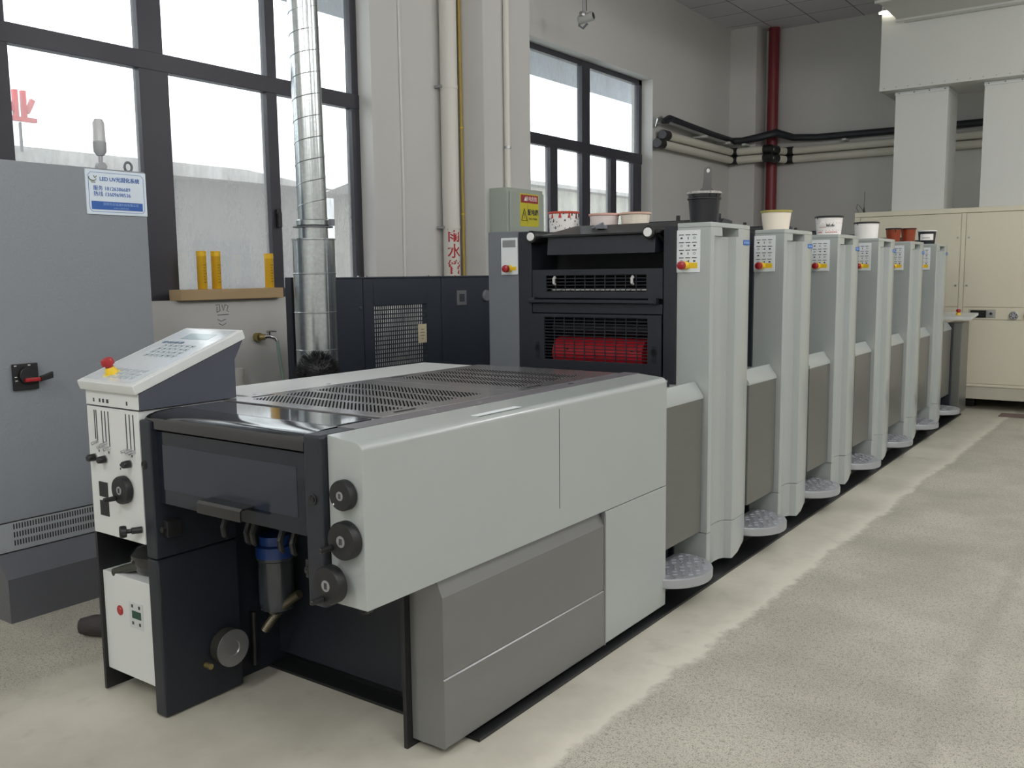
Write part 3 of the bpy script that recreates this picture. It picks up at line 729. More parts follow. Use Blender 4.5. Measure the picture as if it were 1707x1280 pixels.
for y, z in ((2.135, 1.198), (2.20, 1.198), (2.135, 1.145), (2.137, 1.127), (2.225, 1.118)): b.box(XC + .0178, XC + .0186, y - .006, y + .006, z - .002, z + .002)
b.build('switch_marks', WHITE, sw)
# sign
sg = bx('sign', mat('sign_white', '#d7e4ef', .3, coat=.3), C, XC, XC + .006, 2.55, 2.883, 1.927, 2.150, .001)
b = MB()
for y0, y1, z0, z1 in ((2.564, 2.566, 1.955, 2.122), (2.867, 2.869, 1.955, 2.122), (2.578, 2.855, 1.940, 1.942), (2.578, 2.855, 2.135, 2.137)): b.box(XC + .006, XC + .0066, y0, y1, z0, z1)
for (ya, za), (yb, zb) in (((2.565, 1.955), (2.578, 1.941)), ((2.868, 1.955), (2.855, 1.941)), ((2.565, 2.122), (2.578, 2.136)), ((2.868, 2.122), (2.855, 2.136))):
    b.tube([(XC + .0062, ya, za), (XC + .0062, yb, zb)], .001, 4)
b.build('sign_border', BLUEP, sg)
bar = bx('blue_bar', BLUEP, sg, XC + .006, XC + .0066, 2.575, 2.857, 1.952, 1.993)
xt = XC + .0068
text('LED UV光固化系统', .0265, BLUEP, (xt, 2.735, 2.104), parent=sg, name='sign_title', bold=.0004, **XR)
text('服务 18126386689', .0262, BLUEP, (xt, 2.690, 2.057), parent=sg, name='sign_phone', bold=.0, **XR)
text('热线 13609698536', .0262, BLUEP, (xt, 2.690, 2.028), parent=sg, name='sign_phone', bold=.0, **XR)
text('深圳市创诚通科技有限公司', .0165, BLUEL, (xt + .0002, 2.735, 1.979), parent=bar, name='company_line', **XR)
text('www.cctled.com', .0125, BLUEL, (xt + .0002, 2.735, 1.962), parent=bar, name='web_line', **XR)
b = MB().tube([(xt, 2.588 + .020 * math.cos(a), 2.108 + .014 * math.sin(a)) for a in [R(150 + 15 * i) for i in range(14)]], [.0008 + .0022 * math.sin(math.pi * i / 13) for i in range(14)], 6)
b.tube([(xt, 2.594, 2.119), (xt, 2.600, 2.108), (xt, 2.610, 2.118)], .0022, 6).box(xt - .0004, xt + .0004, 2.578, 2.602, 2.084, 2.088)
b.build('sign_logo', mat('olive_logo', '#6d7554', .5), sg)
# lifting eye and signal lamp standing on the cabinet
MB().tube([(-4.60, 2.905 - .02 + .021 * math.cos(a), 2.196 + .025 * math.sin(a)) for a in [2 * math.pi * i / 20 for i in range(20)]], .0065, 8, closed=True).cyl((-4.60, 2.885, 2.158), (-4.60, 2.885, 2.175), .014).build('lifting_eye', GREYP, C)
sl_ = MB().cyl((-4.70, 2.79, 2.157), (-4.70, 2.79, 2.168), .030).cyl((-4.715, 2.79, 2.196), (-4.685, 2.79, 2.196), .026).cyl((-4.70, 2.79, 2.20), (-4.70, 2.79, 2.265), .011).lathe([(.018, 0), (.032, .02), (.034, .07), (.030, .075)], (-4.70, 2.79, 2.255), (0, 0, 1), 24).build('signal_lamp', mat('signal_grey', '#a5a7aa', .4), C)
b = MB().lathe([(.029, 0), (.027, .10), (.02, .115), (0, .116)], (-4.70, 2.79, 2.33), (0, 0, 1), 20)
for i in range(8): a = i * math.pi / 4; b.cyl((-4.70 + .029 * math.cos(a), 2.79 + .029 * math.sin(a), 2.33), (-4.70 + .027 * math.cos(a), 2.79 + .027 * math.sin(a), 2.43), .003, seg=6)
b.build('lamp_lens', mat('lamp_lens_grey', '#c6c9cb', .2), sl_)

# ------------------------------------------------------------------ dark cabinet and exhaust duct behind the press
K = thing('guard_screen', (-4.42, 4.9, 0), 'charcoal sheet metal guard screen with a mesh window behind the press', 'guard screen')
XK = -4.40
frame = MB()
for y0, y1 in ((3.86, 4.415), (4.42, 4.52), (5.06, 5.222), (5.227, 6.05)): frame.box(XK - .05, XK, y0, y1, .04, 1.585, .004)
frame.box(XK - .05, XK, 4.51, 5.07, 1.40, 1.585, .003); frame.box(XK - .05, XK, 4.51, 5.07, .04, .62, .003)
frame.build('body', DBOX, K)
bx('end_panel', DARK, K, XK - .055, XK + .004, 3.80, 3.857, .0, 1.60, .004)
bx('far_post', DARK, K, XK - .05, XK, 6.052, 6.10, .0, 1.59, .004)
bx('top_lid', DBOX, K, XK - .06, XK + .006, 3.858, 6.055, 1.585, 1.597, .003)
b = MB()
for i in range(27): y = 4.52 + i * .0208; b.box(XK - .012, XK - .006, y - .003, y + .003, .61, 1.41)
for i in range(27): z = .62 + i * .030; b.box(XK - .014, XK - .006, 4.515, 5.065, z - .004, z + .004)
b.build('mesh_grille', DBOX, K)
ds = bx('display', ALU, K, XK, XK + .008, 5.398, 5.512, 1.375, 1.487, .002)
bx('display_screen', INKD, ds, XK + .008, XK + .0095, 5.425, 5.486, 1.402, 1.460)
MB().lathe([(.045, 0), (.045, .012), (.038, .018), (0, .018)], (XK, 5.76, 1.44), (1, 0, 0), 28).build('dial_gauge', GREYP, K)
MB().lathe([(.012, 0), (.012, .006), (0, .008)], (XK, 4.385, 1.39), (1, 0, 0), 12).build('lock', CHROME, K)
MB().lathe([(.010, 0), (.010, .006), (0, .008)], (XK + .004, 3.825, 1.39), (1, 0, 0), 12).build('lock', CHROME, K)
for y in (4.40, 4.47, 5.10, 5.25): MB().lathe([(.009, 0), (.009, .006), (0, .009)], (XK - .02, y, 1.597), (0, 0, 1), 10).build('lid_screw', CHROME, K)
tgo = MB().box(XK + .002, XK + .005, 4.955, 5.045, 1.12, 1.255, .001).build('hanging_tag', mat('cream_card', '#d9cfae', .7), None)
tag(tgo, 'cream cardboard tag hanging on the mesh window of the charcoal guard screen', 'tag')
MB().tube([(XK + .004, 5.0, 1.25), (XK + .001, 5.03, 1.31), (XK - .005, 5.04, 1.36)], .0015, 5).build('string', BLACK, tgo)
b = MB()
for i, w in enumerate((.03, .05, .045, .02)): b.box(XK + .0048, XK + .0056, 5.0 - w / 2, 5.0 + w / 2, 1.215 - i * .022, 1.219 - i * .022)
b.build('tag_print', INKD, tgo)

U = thing('exhaust_duct', (-4.2, 3.815, 0), 'shiny galvanised spiral exhaust duct rising in front of the window', 'duct')
MB().lathe([(.126, 0), (.126, 1.815), (.130, 1.818), (.130, 1.826), (.09, 1.828)], (-4.2, 3.815, 0), (0, 0, 1), 48).build('lower_drum', GALV, U)
for z in (.85, 1.165, 1.39, 1.62): MB().lathe([(.1262, -.005), (.1285, -.002), (.1285, .002), (.1262, .005)], (-4.2, 3.815, z), (0, 0, 1), 48, cap=False).build('drum_seam', GALV, U)
MB().box(-4.2 + .115, -4.2 + .13, 3.80, 3.806, .3, 1.8).build('drum_side_seam', GALV, U)
MB().cyl((-4.2, 3.815, 1.825), (-4.2, 3.815, 1.90), .087, seg=40).build('neck', GALV, U)
fl = MB().lathe([(.09, 0), (.118, .002), (.118, .008), (.09, .012)], (-4.2, 3.815, 1.890), (0, 0, 1), 40).build('flange', mat('flange_grey', '#6f7476', .4, metal=.6), U)
MB().lathe([(.092, 0), (.098, .004), (.098, .030), (.090, .036)], (-4.2, 3.815, 1.902), (0, 0, 1), 40).build('clamp_ring', GALV, fl)
MB().box(-4.10, -4.075, 3.845, 3.875, 1.90, 1.94, .003).build('clamp_bolt', GREYP, fl)
top = (-4.2, 3.765, 5.1)
up = MB().cyl((-4.2, 3.815, 1.93), top, .086, seg=48).build('spiral_pipe', GALV, U)
pts = []
turns = 26; n = turns * 24
for i in range(n + 1):
    f = i / n; a = 2 * math.pi * turns * f
    pts.append((-4.2 + .0865 * math.cos(a), 3.815 - .05 * f + .0865 * math.sin(a), 1.93 + 3.16 * f))
MB().tube(pts, .0028, 5).build('spiral_seam', GALV, U)

# ------------------------------------------------------------------ person bent down behind the press
def skin(name, joints, edges, m, parent, sub=2):
    me = bpy.data.meshes.new(name)
    org = Vector(parent['_org'])
    me.from_pydata([Vector(j[:3]) - org for j in joints], edges, [])
    o = bpy.data.objects.new(name, me); COL.objects.link(o); o.parent = parent; o['_org'] = tuple(org)
    md = o.modifiers.new('skin', 'SKIN')
    for i, v in enumerate(o.data.skin_vertices[0].data):
        r = joints[i][3]; v.radius = r if isinstance(r, tuple) else (r, r)
        v.use_root = (i == 0)
    ss = o.modifiers.new('sub', 'SUBSURF'); ss.levels = sub; ss.render_levels = sub
    bpy.context.view_layer.update()
    dg = bpy.context.evaluated_depsgraph_get()
    nm = bpy.data.meshes.new_from_object(o.evaluated_get(dg))
    o.modifiers.clear(); o.data = nm; nm.materials.clear(); nm.materials.append(m)
    for p in nm.polygons: p.use_smooth = True
    return o
PX, PY = -3.72, 3.38
P = thing('person', (PX, PY, 0), 'person with short black hair kneeling behind the press, only the hair showing', 'person')
SKINM = mat('skin', '#b98a6c', .55)
J = [(PX, PY + .06, .50, .13), (PX, PY + .04, .64, .125), (PX, PY + .01, .78, .145), (PX, PY, .90, .11), (PX, PY - .005, .955, .052), (PX, PY - .01, 1.0, (.062, .07)), (PX, PY - .012, 1.08, (.080, .092)), (PX, PY - .005, 1.135, (.066, .078)),
     (PX - .19, PY, .87, .055), (PX - .25, PY - .08, .66, .042), (PX - .14, PY - .24, .55, .034), (PX - .10, PY - .30, .54, .03),
     (PX + .19, PY, .87, .055), (PX + .25, PY - .08, .66, .042), (PX + .14, PY - .24, .55, .034), (PX + .10, PY - .30, .54, .03),
     (PX - .10, PY + .05, .46, .095), (PX - .13, PY - .10, .085, .065), (PX - .12, PY + .22, .07, .052), (PX - .12, PY + .38, .06, .04), (PX - .12, PY + .42, .03, .03),
     (PX + .10, PY + .05, .46, .095), (PX + .13, PY - .10, .085, .065), (PX + .12, PY + .22, .07, .052), (PX + .12, PY + .38, .06, .04), (PX + .12, PY + .42, .03, .03)]
E_ = [(0, 1), (1, 2), (2, 3), (3, 4), (4, 5), (5, 6), (6, 7), (3, 8), (8, 9), (9, 10), (10, 11), (3, 12), (12, 13), (13, 14), (14, 15), (0, 16), (16, 17), (17, 18), (18, 19), (19, 20), (0, 21), (21, 22), (22, 23), (23, 24), (24, 25)]
# fingers, five to each hand
for h, sx in ((11, 1), (15, -1)):
    bxp = J[h]
    for i in range(4):
        k = len(J); ox = (-.024 + .016 * i)
        J.append((bxp[0] + ox, bxp[1] - .045, bxp[2] - .01, .0095)); J.append((bxp[0] + ox, bxp[1] - .075 + abs(i - 1.4) * .006, bxp[2] - .03, .0085))
        E_ += [(h, k), (k, k + 1)]
    k = len(J); J.append((bxp[0] + .035 * sx, bxp[1] - .015, bxp[2] - .012, .010)); J.append((bxp[0] + .045 * sx, bxp[1] - .04, bxp[2] - .025, .009)); E_ += [(h, k), (k, k + 1)]
body = skin('body', J, E_, SKINM, P)
fy = PY - .105
MB().lathe([(0, 0), (.011, .008), (.013, .016), (.008, .03), (0, .045)], (PX, fy + .008, 1.045), (0, 0, 1), 12).build('nose', SKINM, body)
for s_ in (-1, 1):
    MB().lathe([(0, 0), (.010, .004), (.010, .008), (0, .012)], (PX + s_ * .033, fy + .016, 1.085), (0, -1, 0), 14).build('eye', mat('eye_dark', '#221a16', .3), body)
    MB().lathe([(.012, 0), (.022, .008), (.02, .014), (0, .012)], (PX + s_ * .080, PY, 1.06), (s_, 0, 0), 14).build('ear', SKINM, body)
MB().box(PX - .024, PX + .024, fy + .006, fy + .016, 1.022, 1.030, .003).build('mouth', mat('lips', '#8d5750', .5), body)
JK = [tuple(list(J[i][:3]) + [r]) for i, r in ((0, .15), (1, .148), (2, .165), (3, .125))] + [tuple(list(J[i][:3]) + [r]) for i, r in ((8, .072), (9, .056), (10, .046), (12, .072), (13, .056), (14, .046))]
skin('jacket', JK, [(0, 1), (1, 2), (2, 3), (3, 4), (4, 5), (5, 6), (3, 7), (7, 8), (8, 9)], mat('dark_work_jacket', '#2c3038', .85), P)
TR = [tuple(list(J[i][:3]) + [r]) for i, r in ((0, .152), (16, .112), (17, .082), (18, .068), (19, .058), (21, .112), (22, .082), (23, .068), (24, .058))]
skin('trousers', TR, [(0, 1), (1, 2), (2, 3), (3, 4), (0, 5), (5, 6), (6, 7), (7, 8)], mat('dark_trousers', '#26282e', .9), P)
HAIR = mat('black_hair', '#17181b', .55)
hb = MB(); hb.lathe([(.080, -.085), (.094, -.05), (.100, 0), (.096, .04), (.078, .078), (.045, .098), (0, .104)], (PX, PY + .012, 1.082), (0, .25, 1), 28)
rnd = random.Random(3)
for i in range(1300):
    th = rnd.uniform(0, 2 * math.pi); ph = math.acos(rnd.uniform(-.45, 1)); d = Vector((math.sin(ph) * math.cos(th), math.sin(ph) * math.sin(th), math.cos(ph)))
    c0 = Vector((PX, PY + .018, 1.088)); r0 = .088
    if d.y < -.5 and d.z < .25: continue
    p0 = c0 + d * r0; t1 = (d + Vector((rnd.uniform(-.35, .35), rnd.uniform(-.35, .35), .1))).normalized()
    p1 = p0 + t1 * .022 + Vector((0, 0, -.002)); p2 = p1 + (t1 + Vector((0, 0, -.35))).normalized() * .018
    hb.tube([p0, p1, p2], [.0016, .0013, .0004], 3)
hb.build('hair', HAIR, P)
P.rotation_euler.z = R(215)

# ------------------------------------------------------------------ sill things, tap, pipes on the window wall
pk = MB().box(-5.575, -5.44, 3.745, 4.625, 1.4505, 1.524, .004).build('timber_plank', WOOD, None)
tag(pk, 'short raw timber plank lying on the window sill under three yellow tubes', 'plank')
for i, (y, lab) in enumerate(((3.962, 'leftmost yellow sealant tube standing on the timber plank'), (4.080, 'middle yellow sealant tube on the timber plank, right beside the leftmost one'), (4.548, 'yellow sealant tube standing alone at the right end of the plank'))):
    t = thing('sealant_tube', (-5.50, y, 1.5245), lab, 'tube', 'yellow tubes on the plank')
    h = .262 if i < 2 else .25
    MB().lathe([(.031, 0), (.033, .003), (.033, h - .035), (.034, h - .033), (.034, h), (.030, h + .003), (0, h + .003)], (-5.50, y, 1.5245), (0, 0, 1), 24).build('tube_body', TUBEY, t)
    MB().lathe([(.0345, h - .034), (.0345, h - .008)], (-5.50, y, 1.5245), (0, 0, 1), 24, cap=False).build('tube_cap', mat('yellow_cap', '#f0c224', .35), t)
    b = MB()
    for k in range(7): b.box(-5.4672, -5.4662, y - .011, y + .011 - .004 * (k % 3), 1.57 + k * .02, 1.574 + k * .02)
    b.build('tube_print', mat('brown_print', '#7a6a2a', .6), t)
t = thing('water_tap', (-5.5, 4.43, 1.17), 'old brass and chrome water tap on the wall below the window', 'tap')
MB().cyl((-5.5, 4.40, 1.165), (-5.46, 4.405, 1.165), .032).cyl((-5.46, 4.405, 1.165), (-5.43, 4.43, 1.165), .022).build('wall_fitting', BRASS, t)
MB().tube([(-5.44, 4.42, 1.165), (-5.42, 4.46, 1.168), (-5.40, 4.49, 1.155), (-5.39, 4.505, 1.125)], [.016, .016, .014, .012], 12).cyl((-5.42, 4.455, 1.17), (-5.42, 4.455, 1.205), .012).build('spout', CHROME, t)
MB().tube([(-5.42, 4.44, 1.205), (-5.42, 4.47, 1.207), (-5.42, 4.52, 1.203)], [.012, .008, .007], 8).build('lever', CHROME, t)
o = MB().tube([(-5.39, 4.505, 1.135), (-5.385, 4.51, 1.05), (-5.37, 4.53, .85), (-5.36, 4.54, .5), (-5.34, 4.56, .12), (-5.30, 4.62, .016), (-5.15, 4.75, .014)], .013, 10).build('garden_hose', HOSEG, None)
tag(o, 'thin pale green hose hanging down from the wall tap', 'hose')
o = MB().cyl((-5.44, 4.165, 0), (-5.44, 4.165, .92), .050).lathe([(.056, .90), (.056, .955), (.05, .96), (0, .96)], (-5.44, 4.165, 0), (0, 0, 1)).build('drain_pipe', PVC, None)
tag(o, 'short capped white plastic drain pipe standing by the wall below the tap', 'pipe')
o = MB().cyl((-5.462, 4.075, 0), (-5.462, 4.075, 1.13), .030).build('riser_pipe', GREYP, None)
tag(o, 'slim grey riser pipe on the wall just left of the white drain pipe', 'pipe')

t = thing('rainwater_pipe', (-5.42, 6.585, 0), 'thick white rainwater downpipe in the corner beside the column, marked in red', 'pipe')
cy('pipe', PVC, t, (-5.410, 6.585, 0), (-5.410, 6.585, 5.1), .078, seg=32)
for z in (2.02, 3.26):
    cl = MB().lathe([(.082, 0), (.082, .03)], (-5.410, 6.585, z), (0, 0, 1), 32).build('pipe_clamp', PVC, t)
    MB().box(-5.496, -5.42, 6.48, 6.51, z + .005, z + .025).build('clamp_lug', ALU, cl)
nd = Vector((5.415, -6.585, 0)).normalized(); nr = Vector((-nd.y, nd.x, 0))
base = Vector((-5.410, 6.585, 0)) + nd * .0795
def on_pipe(u, z): # wraps a point on the pipe surface
    a = u / .0792; d = nd * math.cos(a) + nr * math.sin(a)
    return Vector((-5.410, 6.585, z)) + d * .0792
for i, chx in enumerate('雨水管'):
    o = text(chx, .135, REDP, (0, 0, 0), (1, 0, 0), (0, 1, 0), t, name='pipe_lettering', bold=.002, depth=.0)
    org = Vector(t['_org'])
    bmx = bmesh.new(); bmx.from_mesh(o.data)
    for v in bmx.verts:
        q = v.co + org; v.co = on_pipe(q.x + .025, 1.955 - i * .145 + q.y) + nd * .0008 - org
    bmx.to_mesh(o.data); bmx.free()
b = MB()
def strip(u0, u1, z0, z1):
    n = 6; vs = []
    for i in range(n + 1):
        u = u0 + (u1 - u0) * i / n; vs.append((b.bm.verts.new(on_pipe(u, z0) + nd * .001), b.bm.verts.new(on_pipe(u, z1) + nd * .001)))
    for a, c in zip(vs, vs[1:]): b.bm.faces.new((a[0], c[0], c[1], a[1]))
strip(.017, .033, 1.53, 1.60)
for i in range(6):
    h = .028 * (1 - i / 6); strip(.025 - h, .025 + h, 1.53 - .008 * (i + 1), 1.53 - .008 * i)
b.build('pipe_arrow', REDP, t)
o = MB().tube([(-5.345, 6.672, 0), (-5.34, 6.672, 1.8), (-5.345, 6.672, 3.0), (-5.35, 6.672, 3.9), (-5.35, 6.672, 5.1)], .014, 8).build('yellow_cable', mat('yellow_conduit', '#b9a052', .5), None)
tag(o, 'thin yellow-brown cable running down beside the rainwater pipe', 'cable')
for z in (2.15, 2.92):
    MB().lathe([(.017, 0), (.017, .012)], (-5.342, 6.671, z), (0, 0, 1), 12).build('cable_tie', YEL, o)
o = MB().tube([(-5.49, 6.02, .9), (-5.49, 6.04, 2.4), (-5.49, 6.03, 4.0), (-5.49, 6.03, 5.1)], .012, 8).build('wall_conduit', mat('pale_conduit', '#d9d9d6', .5), None)
tag(o, 'thin white conduit running up the plain wall left of the rainwater pipe', 'conduit')
t = thing('column_pipe', (-5.062, 7.0, 2.38), 'slim white pipe running up the column face above the electrical box', 'pipe')
cy('pipe', PVC, t, (-5.068, 7.0, 2.383), (-5.068, 7.0, 5.1), .030, seg=20)
cl = MB().lathe([(.034, 0), (.034, .02)], (-5.068, 7.0, 2.75), (0, 0, 1), 20).build('pipe_clamp', ALU, t)

t = thing('electrical_box', (-5.0, 7.04, 1.72), 'pale green metal electrical box on the column, with yellow and red warning sticker', 'electrical box')
bx('body', BOXG, t, -5.10, -4.905, 6.755, 7.33, 1.72, 2.378, .004)
dr = bx('door', BOXG, t, -4.904, -4.888, 6.785, 7.325, 1.74, 2.345, .003)
st = bx('warning_sticker', mat('sticker_yellow', '#d3c93a', .5), dr, -4.888, -4.8865, 6.935, 7.235, 2.04, 2.335, .0005)
bx('red_band', mat('sticker_red', '#a33a40', .5), st, -4.8865, -4.8858, 6.947, 7.223, 2.252, 2.324)
xs = -4.8855
text('有电危险', .045, mat('pink_white_print', '#f0d6d6', .5), (xs, 7.115, 2.288), parent=st, name='sticker_heading', bold=.0006, **XR)
def tri(p, m, yc, zc, w, h, x, par, name):
    b = MB(); b.tube([(x, yc - w / 2, zc - h / 2), (x, yc, zc + h / 2), (x, yc + w / 2, zc - h / 2)], p, 6, closed=True); return b.build(name, m, par)
MB().prism([(6.995, 2.27), (7.02, 2.31), (7.045, 2.27)], 'x', -4.886, -4.8852).build('white_triangle', WHITE, st)
tri(.0045, INKD, 6.998, 2.145, .085, .105, xs, st, 'warning_triangle')
text('!', .07, INKD, (xs, 6.998, 2.132), parent=st, name='exclamation', bold=.001, **XR)
text('配电箱', .058, INKD, (xs, 7.142, 2.165), parent=st, name='sticker_text', bold=.0016, **XR)
text('非电工严禁操作', .0195, INKD, (xs, 7.142, 2.108), parent=st, name='sticker_small_text', **XR)
MB().box(-4.8862, -4.8855, 7.054, 7.057, 2.06, 2.24).build('sticker_divider', INKD, st)
tri(.003, mat('small_sign_grey', '#4c4f50', .5), 7.08, 1.955, .07, .10, -4.887, dr, 'shock_triangle')
MB().prism([(7.085, 1.975), (7.07, 1.95), (7.08, 1.95), (7.072, 1.925), (7.092, 1.957), (7.08, 1.957)], 'x', -4.888, -4.8868).build('bolt_mark', INKD, dr)
MB().lathe([(.016, 0), (.016, .01), (.01, .012), (0, .012)], (-4.888, 7.268, 1.95), (1, 0, 0), 16).build('door_lock', CHROME, dr)

# security camera hanging from the ceiling
t = thing('security_camera', (-5.0, 8.262, 4.08), 'small grey bullet security camera on a ceiling rod above the far window', 'camera')
cy('ceiling_rod', ALU, t, (-5.0, 8.235, 4.20), (-5.0, 8.235, 5.1), .011)
cy('cable', BLACK, t, (-4.975, 8.25, 4.22), (-4.985, 8.25, 5.1), .004, seg=8)
ax = Vector((.80, .10, .12)).normalized()
MB().lathe([(.035, -.07), (.045, -.06), (.045, .085), (.040, .095)], (-5.0, 8.262, 4.155), ax, 28).build('camera_body', mat('camera_grey', '#b4b6b5', .4), t)
MB().lathe([(.034, .0955), (.030, .098), (0, .099)], (-5.0, 8.262, 4.155), ax, 24).build('lens', BLACKG, t)
MB().lathe([(0, 0), (.03, .006), (.036, .03), (.03, .05), (0, .055)], (-5.01, 8.235, 4.165), (0, 0, 1), 20).build('bracket', ALU, t)
MB().tube([(-5.04, 8.25, 4.17), (-5.06, 8.25, 4.09), (-5.02, 8.26, 4.06), (-4.97, 8.26, 4.10)], .012, 8).build('sun_hood', GREYP, t)

# ------------------------------------------------------------------ pipes in the far corner
def lagged(name, pts, label, z, elbows, group='white lagged pipes in the far corner', r=.052):
    t = thing(name, pts[0], label, 'pipe', group)
    for a, c in zip(pts, pts[1:]): cy('pipe_run', PIPEW, t, a, c, r, seg=24)
    for p, ax_, L in elbows:
        p = Vector(p); ax_ = Vector(ax_).normalized()
        MB().cyl(p - ax_ * L / 2, p + ax_ * L / 2, r + .012, bev=.008).build('black_sleeve', BLACK, t)
    return t
for z, ys, lab in ((3.34, 10.88, 'upper of the two white lagged pipes along the corner walls'), (3.222, 10.74, 'lower of the two white lagged pipes along the corner walls')):
    lagged('lagged_pipe', [(-5.40, ys, z), (-5.40, 13.06, z), (-4.86, 13.06, z), (-4.74, 13.49, z), (-1.0, 13.49, z)], lab, z,
           [((-5.40, ys, z), (0, 1, 0), .16), ((-5.40, 13.06, z), (0, 1, 0), .14), ((-5.36, 13.06, z), (1, 0, 0), .10), ((-4.86, 13.06, z), (1, 0, 0), .13), ((-4.82, 13.2, z), (.12, .43, 0), .15), ((-4.70, 13.49, z), (1, 0, 0), .13)])
t = thing('cable_bundle', (-5.37, 11.0, 3.45), 'black wrapped cable bundle running on brackets above the white lagged pipes', 'cable bundle')
pts = [(-5.40, 10.80, 3.50), (-5.38, 10.95, 3.545), (-5.38, 11.4, 3.53), (-5.38, 12.3, 3.50), (-5.38, 12.98, 3.49), (-5.25, 13.06, 3.49), (-4.95, 13.05, 3.52), (-4.78, 13.15, 3.57), (-4.62, 13.42, 3.52), (-4.3, 13.48, 3.50), (-3.2, 13.48, 3.49), (-1.0, 13.48, 3.49)]
MB().tube(pts, [.03, .055, .05, .05, .05, .05, .055, .055, .05, .048, .048, .048], 10).build('bundle', mat('black_wrap', '#22252c', .5, bump=.1, bscale=20), t)
MB().tube([(p[0] + .03, p[1] - .03, p[2] - .055) for p in pts[1:5]], .02, 8).build('grey_line', ALU, t)
for x, y in ((-5.42, 11.9), (-5.42, 12.7)): bx('bracket', DUCTP, t, x - .07, x + .14, y - .03, y + .03, 3.415, 3.445, .003)
for x in (-5.2, -3.9): bx('bracket', DUCTP, t, x - .03, x + .03, (13.0 if x < -5 else 13.42), (13.178 if x < -5 else 13.578), 3.415, 3.445, .003)
MB().tube([(-5.42, 10.80, 3.48), (-5.44, 10.72, 3.44), (-5.42, 10.70, 3.52), (-5.40, 10.78, 3.55)], .02, 8).build('foil_end', CHROME, t)
o = MB().cyl((-4.945, 13.45, 0), (-4.945, 13.45, 5.1), .078, seg=28).lathe([(.088, 2.0), (.088, 2.07)], (-4.945, 13.45, 0), (0, 0, 1), 28).build('fire_pipe', REDPIPE, None)
tag(o, 'dark red vertical fire pipe beside the back wall column', 'pipe')

# ------------------------------------------------------------------ air handling: beige unit, ducts, plenum
A = thing('air_unit', (-1.4, 12.3, 0), 'large beige machine cabinet with panel doors against the back wall', 'machine cabinet')
YA = 11.54
bx('body', BEIGE, A, -3.19, .6, YA + .012, 13.3, .29, 2.235, .004)
bx('top_rim', BEIGE, A, -3.20, .6, YA - .004, 13.3, 2.236, 2.292, .006)
bx('corner_post', BEIGE, A, -3.20, -3.135, YA, YA + .05, .29, 2.235, .004)
bx('centre_post', BEIGE, A, -2.018, -1.972, YA, YA + .05, .29, 2.235, .003)
bx('sill_rail', BEIGE, A, -3.20, .6, YA - .006, YA + .05, .275, .305, .003)
bx('plinth_rail', mat('plinth_beige_grey', '#b9b6a6', .5), A, -3.19, .6, YA + .004, 13.28, .13, .274, .004)
for x in (-3.1, -1.9, -.6, .5):
    for y in (11.9, 13.1): bx('foot', BLACK, A, x - .05, x + .05, y - .05, y + .05, 0, .13)
def door(x0, x1, z0, z1, nm='panel_door'):
    d = bx(nm, BEIGE, A, x0, x1, YA, YA + .012, z0, z1, .002); return d
for x0, x1 in ((-3.13, -2.023), (-1.967, -.75), (-.745, .55)):
    d = door(x0, x1, 1.178, 2.228)
    for z in (1.42, 1.96):
        for xx in (x0 + .03, x1 - .03): MB().lathe([(.011, 0), (.011, .006), (0, .008)], (xx, YA, z), (0, -1, 0), 10).build('panel_screw', ALU, d)
    door(x0, x1, 1.038, 1.172, 'control_strip'); door(x0, x1, .31, 1.032)
MB().box(-1.905, -1.628, YA - .001, YA, 1.052, 1.150, .0).build('recess_frame', mat('recess_grey_beige', '#a9a798', .5), A)
cu = bx('controller', BLACKG, A, -1.885, -1.725, YA - .008, YA - .001, 1.058, 1.140, .002)
k = bx('key_plate', ALU, A, -1.722, -1.64, YA - .006, YA - .001, 1.062, 1.138, .002)
MB().lathe([(.015, 0), (.015, .008), (0, .009)], (-1.675, YA - .006, 1.105), (0, -1, 0), 16).build('push_button', BLACK, k)
g = MB().lathe([(.046, 0), (.046, .02), (.040, .022), (.038, .016), (0, .016)], (-1.447, YA, 1.086), (0, -1, 0), 28).build('gauge', ALU, A)
b = MB()
for i in range(6): a = i * math.pi / 3 + .3; b.lathe([(.008, 0), (.008, .004), (0, .005)], (-1.447 + .026 * math.cos(a), YA - .016, 1.086 + .026 * math.sin(a)), (0, -1, 0), 8)
b.build('gauge_studs', INKD, g)
MB().lathe([(.046, 0), (.046, .02), (0, .021)], (-1.30, YA, 1.086), (0, -1, 0), 28).build('gauge', mat('green_gauge', '#46543a', .4), A)
an = MB().cyl((-3.115, 11.62, 2.291), (-3.115, 11.62, 2.36), .014, .006).cyl((-3.115, 11.62, 2.36), (-3.112, 11.62, 2.54), .003).tube([(-3.115, 11.60, 2.31), (-3.16, 11.60, 2.37), (-3.19, 11.60, 2.40), (-3.20, 11.60, 2.35), (-3.17, 11.60, 2.30)], .003, 6).build('antenna', BLACK, A)

